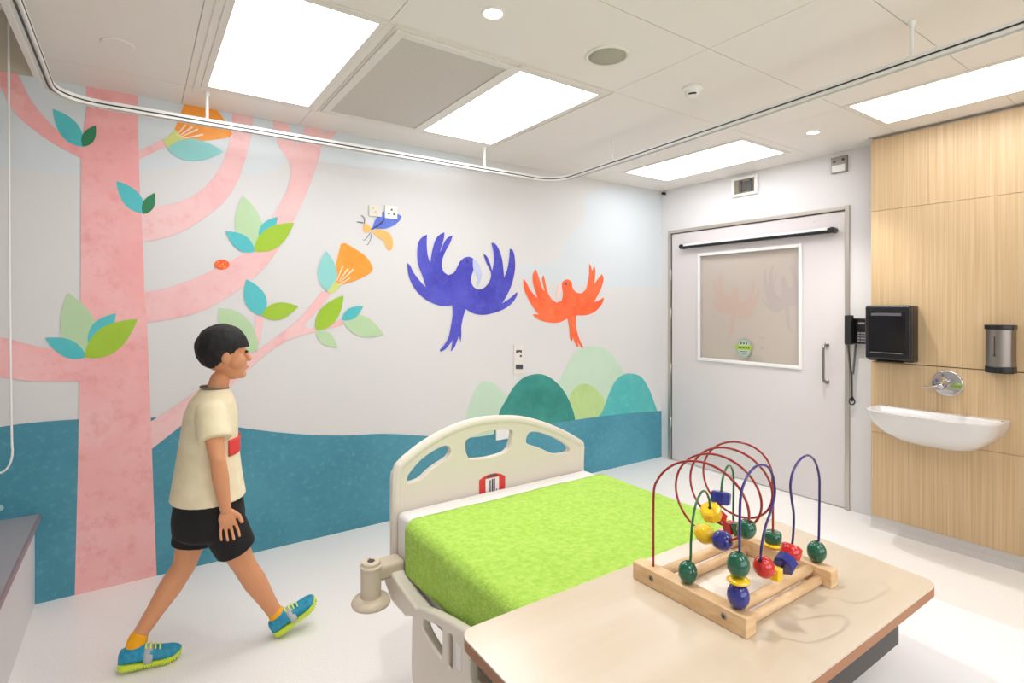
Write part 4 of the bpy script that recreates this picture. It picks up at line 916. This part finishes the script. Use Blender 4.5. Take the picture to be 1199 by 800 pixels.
# ------------------------------------------------------------------ the walking boy
BY = 2.55
def B(px, py, dy=0.0): return onY(px, py, BY + dy)
def finish_skin(o, vox, it=6):
    r = o.modifiers.new('r', 'REMESH'); r.mode = 'VOXEL'; r.voxel_size = vox; r.use_smooth_shade = True
    s_ = o.modifiers.new('s', 'SMOOTH'); s_.iterations = it; s_.factor = .5
    return o
NEAR, FAR = -.052, .052
bm = bmesh.new()
# legs
hipF, kneeF, ankF = Vector((.262, BY + NEAR - .02, .600)), B(286, 662, NEAR), B(325, 722, NEAR)
hipR, kneeR, ankR = Vector((.225, BY + FAR + .02, .600)), B(216, 662, FAR), B(165, 741, FAR)
for h, k_, a_ in ((hipF, kneeF, ankF), (hipR, kneeR, ankR)):
    mid = h.lerp(k_, .5); calf = k_.lerp(a_, .33)
    limb(bm, [h, mid, k_, calf, k_.lerp(a_, .7), a_], [.070, .060, .044, .045, .033, .028])
# feet inside the shoes
limb(bm, [ankF, ankF + Vector((.045, 0, -.015))], [.028, .026]); limb(bm, [ankR, ankR + Vector((-.004, 0, -.06))], [.027, .023])
# trunk
tc_ = .255
loft(bm, [((.245, BY, z), (rx, 0, 0), (0, ry, 0)) for z, rx, ry in ((.56, .07, .10), (.62, .088, .125), (.70, .085, .120), (.80, .080, .118), (.90, .085, .128), (.97, .082, .135), (1.02, .062, .115), (1.05, .045, .06))])
limb(bm, [Vector((.262, BY, 1.02)), Vector((.285, BY, 1.12))], [.042, .038])
# head
HC = B(263, 414); HC.y = BY
ball(bm, HC + Vector((-.008, 0, .018)), .090, .074, .092, sub=4)
ball(bm, HC + Vector((.028, 0, -.048)), .056, .050, .062, sub=3)      # jaw
ball(bm, HC + Vector((.062, 0, -.092)), .020, .024, .016, sub=3)      # chin
limb(bm, [HC + Vector((.080, 0, .004)), HC + Vector((.093, 0, -.026))], [.008, .011], 12)  # nose
ball(bm, HC + Vector((.077, 0, -.060)), .012, .022, .010, sub=3)      # lips
ball(bm, HC + Vector((.040, -.042, -.030)), .036, .028, .034, sub=3); ball(bm, HC + Vector((.040, .042, -.030)), .036, .028, .034, sub=3)
for s_ in (-1, 1):
    ball(bm, HC + Vector((-.004, s_ * .077, -.012)), .018, .009, .028, sub=3)
# arms with hands
def arm(sh, el, wr, s_):
    limb(bm, [sh, sh.lerp(el, .5), el, el.lerp(wr, .35), wr], [.034, .033, .028, .030, .0205])
    d = (wr - el).normalized(); fwd = Vector((1, 0, 0)); fwd = (fwd - d * fwd.dot(d)).normalized(); side = d.cross(fwd)
    pc = wr + d * .042
    m3 = Matrix((fwd, side, d)).transposed()
    ball(bm, pc, .031, .014, .040, sub=3, mtx=m3)
    for i, (off, L_, r_) in enumerate(((.0255, .046, .0064), (.0085, .052, .0066), (-.0085, .048, .0064), (-.0245, .038, .0058))):
        p0 = wr + d * .070 + fwd * off; inw = side * (-s_)
        p1 = p0 + d * L_ * .42 + inw * .002 + fwd * off * .16; p2 = p1 + d * L_ * .34 + inw * .010 + fwd * off * .08; p3 = p2 + d * L_ * .20 + inw * .014
        limb(bm, [wr + d * .045 + fwd * off * .8, p0, p1, p2, p3], [r_ * 1.1, r_, r_ * .95, r_ * .9, r_ * .8], 10)
    t0 = wr + d * .022 + fwd * .022; t1 = t0 + d * .022 + fwd * .020; t2 = t1 + d * .024 + fwd * .006 - side * s_ * .008
    limb(bm, [wr + d * .01 + fwd * .008, t0, t1, t2], [.012, .011, .009, .0078], 10)
arm(Vector((.238, BY - .142, .985)), B(255, 538, -.200), B(264, 596, -.185), -1)
arm(Vector((.238, BY + .142, .985)), Vector((.205, BY + .205, .79)), Vector((.225, BY + .190, .605)), 1)
person = link('person', bm, M['skin']); finish_skin(person, .0030, 3)
tag(person, 'boy with short black hair walking past the mural in cream shirt and black shorts', 'person')
def child(name, bm, m, smooth=True, vox=None, it=6, label=None, parent=None):
    o = link(name, bm, m, parent or person, smooth=smooth)
    if vox: finish_skin(o, vox, it)
    if label: o['label'] = label
    return o
# hair: cap of the skull cut along the hairline, roughened into tufts
bm = bmesh.new(); r_ = bmesh.ops.create_icosphere(bm, subdivisions=5, radius=1.0)
for v in bm.verts:
    q = Vector((v.co.x * .100, v.co.y * .086, v.co.z * .099)); nn = noise.noise(q * 34) * .0035 + noise.noise(Vector((q.x * 90, q.y * 90, q.z * 22))) * .0022
    v.co = q + v.co.normalized() * nn + HC + Vector((-.010, 0, .026))
def below(p):
    x = p.x - HC.x; z = p.z - HC.z; y = abs(p.y - HC.y)
    line = .026 if x > .035 else (.026 + (x - .035) * 1.0 if x > -.045 else -.056)
    if y > .045 and x > -.02: line = min(line, -.004 + (x - .01) * .9)
    return z < line
dele = [f_ for f_ in bm.faces if below(f_.calc_center_median())]
bmesh.ops.delete(bm, geom=dele, context='FACES')
o = child('hair', bm, M['hair'], label='short black hair'); s_ = o.modifiers.new('s', 'SOLIDIFY'); s_.thickness = .022; s_.offset = -1
for s_ in (-1, 1):
    bm = bmesh.new(); ball(bm, HC + Vector((.0790, s_ * .026, .006)), .0075, .012, .0062, sub=3); child('eye', bm, M['eye'])
bm = bmesh.new(); limb(bm, [HC + Vector((.0860, -.015, -.0605)), HC + Vector((.0895, 0, -.0600)), HC + Vector((.0860, .015, -.0605))], [.0018, .0026, .0018], 8); child('mouth', bm, M['lip'])
# T-shirt
bm = bmesh.new()
loft(bm, [((x, BY, z), (rx, 0, 0), (0, ry, 0)) for z, x, rx, ry in ((.640, .243, .140, .166), (.67, .243, .135, .160), (.74, .243, .124, .152), (.83, .245, .112, .146), (.91, .248, .104, .148), (.98, .252, .098, .150), (1.035, .258, .084, .128), (1.068, .264, .064, .088), (1.086, .266, .052, .060))], 40)
for s_, el in ((-1, B(255, 538, -.200)), (1, Vector((.205, BY + .205, .79)))):
    sh = Vector((.245, BY + s_ * .118, 1.000)); e = sh.lerp(el, .58); cyl(bm, sh, e, .060, .062, 24); ball(bm, sh, .060, sub=3)
ts = child('t_shirt', bm, M['shirt'], vox=.0065, it=6, label='loose cream t-shirt')
for v in ts.data.vertices: pass
bm = bmesh.new()
def on_shirt(px, py): p = B(px, py, -.10); return p
# red print on the chest front
for (z0, z1, a0, a1) in ((.825, .890, -60, 30), ):
    Rg = []
    for z in [z0 + (z1 - z0) * i / 6 for i in range(7)]:
        row = []
        for i in range(15):
            a = math.radians(a0 + (a1 - a0) * i / 14); row.append(bm.verts.new((.2465 + .1120 * math.cos(a), BY + .152 * math.sin(a), z)))
        Rg.append(row)
    for A_, B_ in zip(Rg, Rg[1:]):
        for i in range(14): bm.faces.new((A_[i], A_[i + 1], B_[i + 1], B_[i]))
o = child('shirt_print', bm, M['print'], parent=ts, label='red print on the shirt front'); so = o.modifiers.new('s', 'SOLIDIFY'); so.thickness = .004; so.offset = 0
bm = bmesh.new(); tube(bm, [(.266 + .050 * math.cos(t * PI / 12), BY + .056 * math.sin(t * PI / 12), 1.087 - .006 * math.cos(t * PI / 12)) for t in range(24)], .0055, 8, closed=True); child('collar', bm, mat('grey_collar', (120, 108, 100), .8), parent=ts)
# shorts
bm = bmesh.new()
loft(bm, [((.245, BY, z), (rx, 0, 0), (0, ry, 0)) for z, rx, ry in ((.67, .115, .140), (.62, .128, .150), (.56, .135, .155), (.51, .132, .150), (.49, .11, .13))], 36)
hemF = B(277, 643, NEAR - .015); hemR = B(224, 639, FAR + .015)
for h, e in ((Vector((.285, BY - .075, .55)), hemF), (Vector((.212, BY + .075, .55)), hemR)): cyl(bm, h, e, .085, .076, 28); ball(bm, h, .085, sub=3)
child('shorts', bm, M['shorts'], vox=.0065, it=6, label='loose black shorts')
# socks and shoes
def shoe(heel, toe, up, ank, lab):
    """heel, toe: ends of the sole's underside; up: the shoe's own up direction"""
    heel = Vector(heel); toe = Vector(toe); d = (toe - heel); L_ = d.length; d.normalize(); up = Vector(up); up = (up - d * up.dot(d)).normalized(); sd_ = d.cross(up)
    T = lambda a, b, c_: heel + d * a * L_ + sd_ * b + up * c_
    spec = [(0.00, .010, .030, .030), (.03, .024, .026, .052), (.10, .031, .024, .058), (.22, .032, .024, .058), (.34, .032, .024, .058), (.46, .034, .022, .052), (.58, .037, .020, .046), (.72, .040, .020, .040), (.85, .038, .020, .036), (.94, .028, .022, .030), (.99, .012, .024, .022)]
    bm = bmesh.new(); rings = []
    for t, w, lo_, hi_ in spec:
        ring_ = []
        for i in range(24):
            a = 2 * PI * i / 24; c_ = math.cos(a); s1 = math.sin(a)
            yy = w * (abs(c_) ** .7) * (1 if c_ > 0 else -1); zz = (lo_ + hi_) / 2 + (hi_ - .0 + lo_ - .004) / 2 * s1 * (.9 if s1 > 0 else .6)
            ring_.append(T(t, yy, max(zz, .010)))
        rings.append(ring_)
    V_ = [[bm.verts.new(p) for p in r_] for r_ in rings]
    for A_, B_ in zip(V_, V_[1:]):
        for i in range(24): bm.faces.new((A_[i], A_[(i + 1) % 24], B_[(i + 1) % 24], B_[i]))
    bm.faces.new(V_[0][::-1]); bm.faces.new(V_[-1])
    # ankle collar
    cyl(bm, T(.27, 0, .045), T(.25, 0, .084), .033, .034, 20)
    sh = child('shoe', bm, M['shoe'], vox=.0032, it=5, label=lab)
    bm = bmesh.new()
    n_ = 26
    for i in range(n_):                                   # ribbed sole
        t0 = i / n_ ; t1 = (i + .72) / n_; w = .0; tt = (t0 + t1) / 2
        w = .034 * min(1, math.sqrt(max(.05, 1 - ((.16 - tt) / .17) ** 2)) if tt < .16 else 1) * (1 + .2 * math.exp(-((tt - .74) / .2) ** 2)) * (math.sqrt(max(.08, 1 - ((tt - .84) / .17) ** 2)) if tt > .84 else 1)
        rise = .018 * max(0, (tt - .74) / .26) ** 2 + .005 * max(0, (.1 - tt) / .1)
        for a, b_, z0_, z1_ in ((t0, t1, .0, .010),):
            v = [bm.verts.new(T(u, s2 * w, z_ + rise)) for u in (a, b_) for s2 in (-1, 1) for z_ in (z0_, z1_)]
            for f_ in ((0, 1, 3, 2), (4, 6, 7, 5), (0, 4, 5, 1), (2, 3, 7, 6), (0, 2, 6, 4), (1, 5, 7, 3)): bm.faces.new([v[q] for q in f_])
    # midsole
    top = []; bot = []
    for side_ in (1, -1):
        rng = range(25) if side_ == 1 else range(24, -1, -1)
        for i in rng:
            tt = i / 24; w = .036 * (math.sqrt(max(0, 1 - ((.16 - tt) / .165) ** 2)) if tt < .16 else 1) * (1 + .18 * math.exp(-((tt - .74) / .2) ** 2)) * (math.sqrt(max(0, 1 - ((tt - .84) / .165) ** 2)) if tt > .84 else 1)
            rise = .018 * max(0, (tt - .74) / .26) ** 2
            bot.append(T(tt, side_ * w, .008 + rise)); top.append(T(tt, side_ * w, .021 + rise + .008 * max(0, 1 - tt / .3)))
    va = [bm.verts.new(p) for p in bot]; vb = [bm.verts.new(p) for p in top]; m_ = len(va)
    for i in range(m_): bm.faces.new((va[i], va[(i + 1) % m_], vb[(i + 1) % m_], vb[i]))
    bm.faces.new(va[::-1]); bm.faces.new(vb)
    child('sole', bm, M['sole'], smooth=False, parent=sh, label='lime green ribbed sole')
    bm = bmesh.new()
    for (ta, tb_, hgt) in ((.40, .50, .004),):
        rr_ = []
        for i in range(13):
            a = PI * i / 12; rr_.append([bm.verts.new(T(t_, .0405 * math.cos(a), .018 + h_ * math.sin(a))) for t_, h_ in ((ta, .060), (ta + .14, .050))])
        for A_, B_ in zip(rr_, rr_[1:]): bm.faces.new((A_[0], A_[1], B_[1], B_[0]))
    o = child('strap', bm, M['strap'], parent=sh, label='silver side strap'); so = o.modifiers.new('s', 'SOLIDIFY'); so.thickness = .003
    bm = bmesh.new(); pr = [T(.42, 0, .0790), T(.60, 0, .0655), T(.66, 0, .0625)]
    for i in range(4): q = pr[0].lerp(pr[2], i / 3.2); tube(bm, [q + sd_ * -.019 - up * .009, q + sd_ * -.009 + up * .001, q + sd_ * .009 + up * .001, q + sd_ * .019 - up * .009], .0034, 8)
    child('laces', bm, mat('pale_lime_laces', (220, 240, 120), .6), parent=sh, label='pale lime fastening')
    bm = bmesh.new(); limb(bm, [T(.27, 0, .060), T(.25, 0, .088), T(.25, 0, .088).lerp(ank, .6)], [.032, .0325, .0325], 20); child('sock', bm, M['sock'], vox=.004, it=3, label='orange ankle sock')
shoe((-.062, BY + FAR - .002, .014), (.150, BY + FAR - .02, .002), (.05, 0, 1), ankR, 'blue trailing shoe, flat on the floor')
shoe((.492, BY + NEAR, .004), (.668, BY + NEAR - .01, .105), (-.5, 0, 1), ankF, 'blue leading shoe with its toe raised')
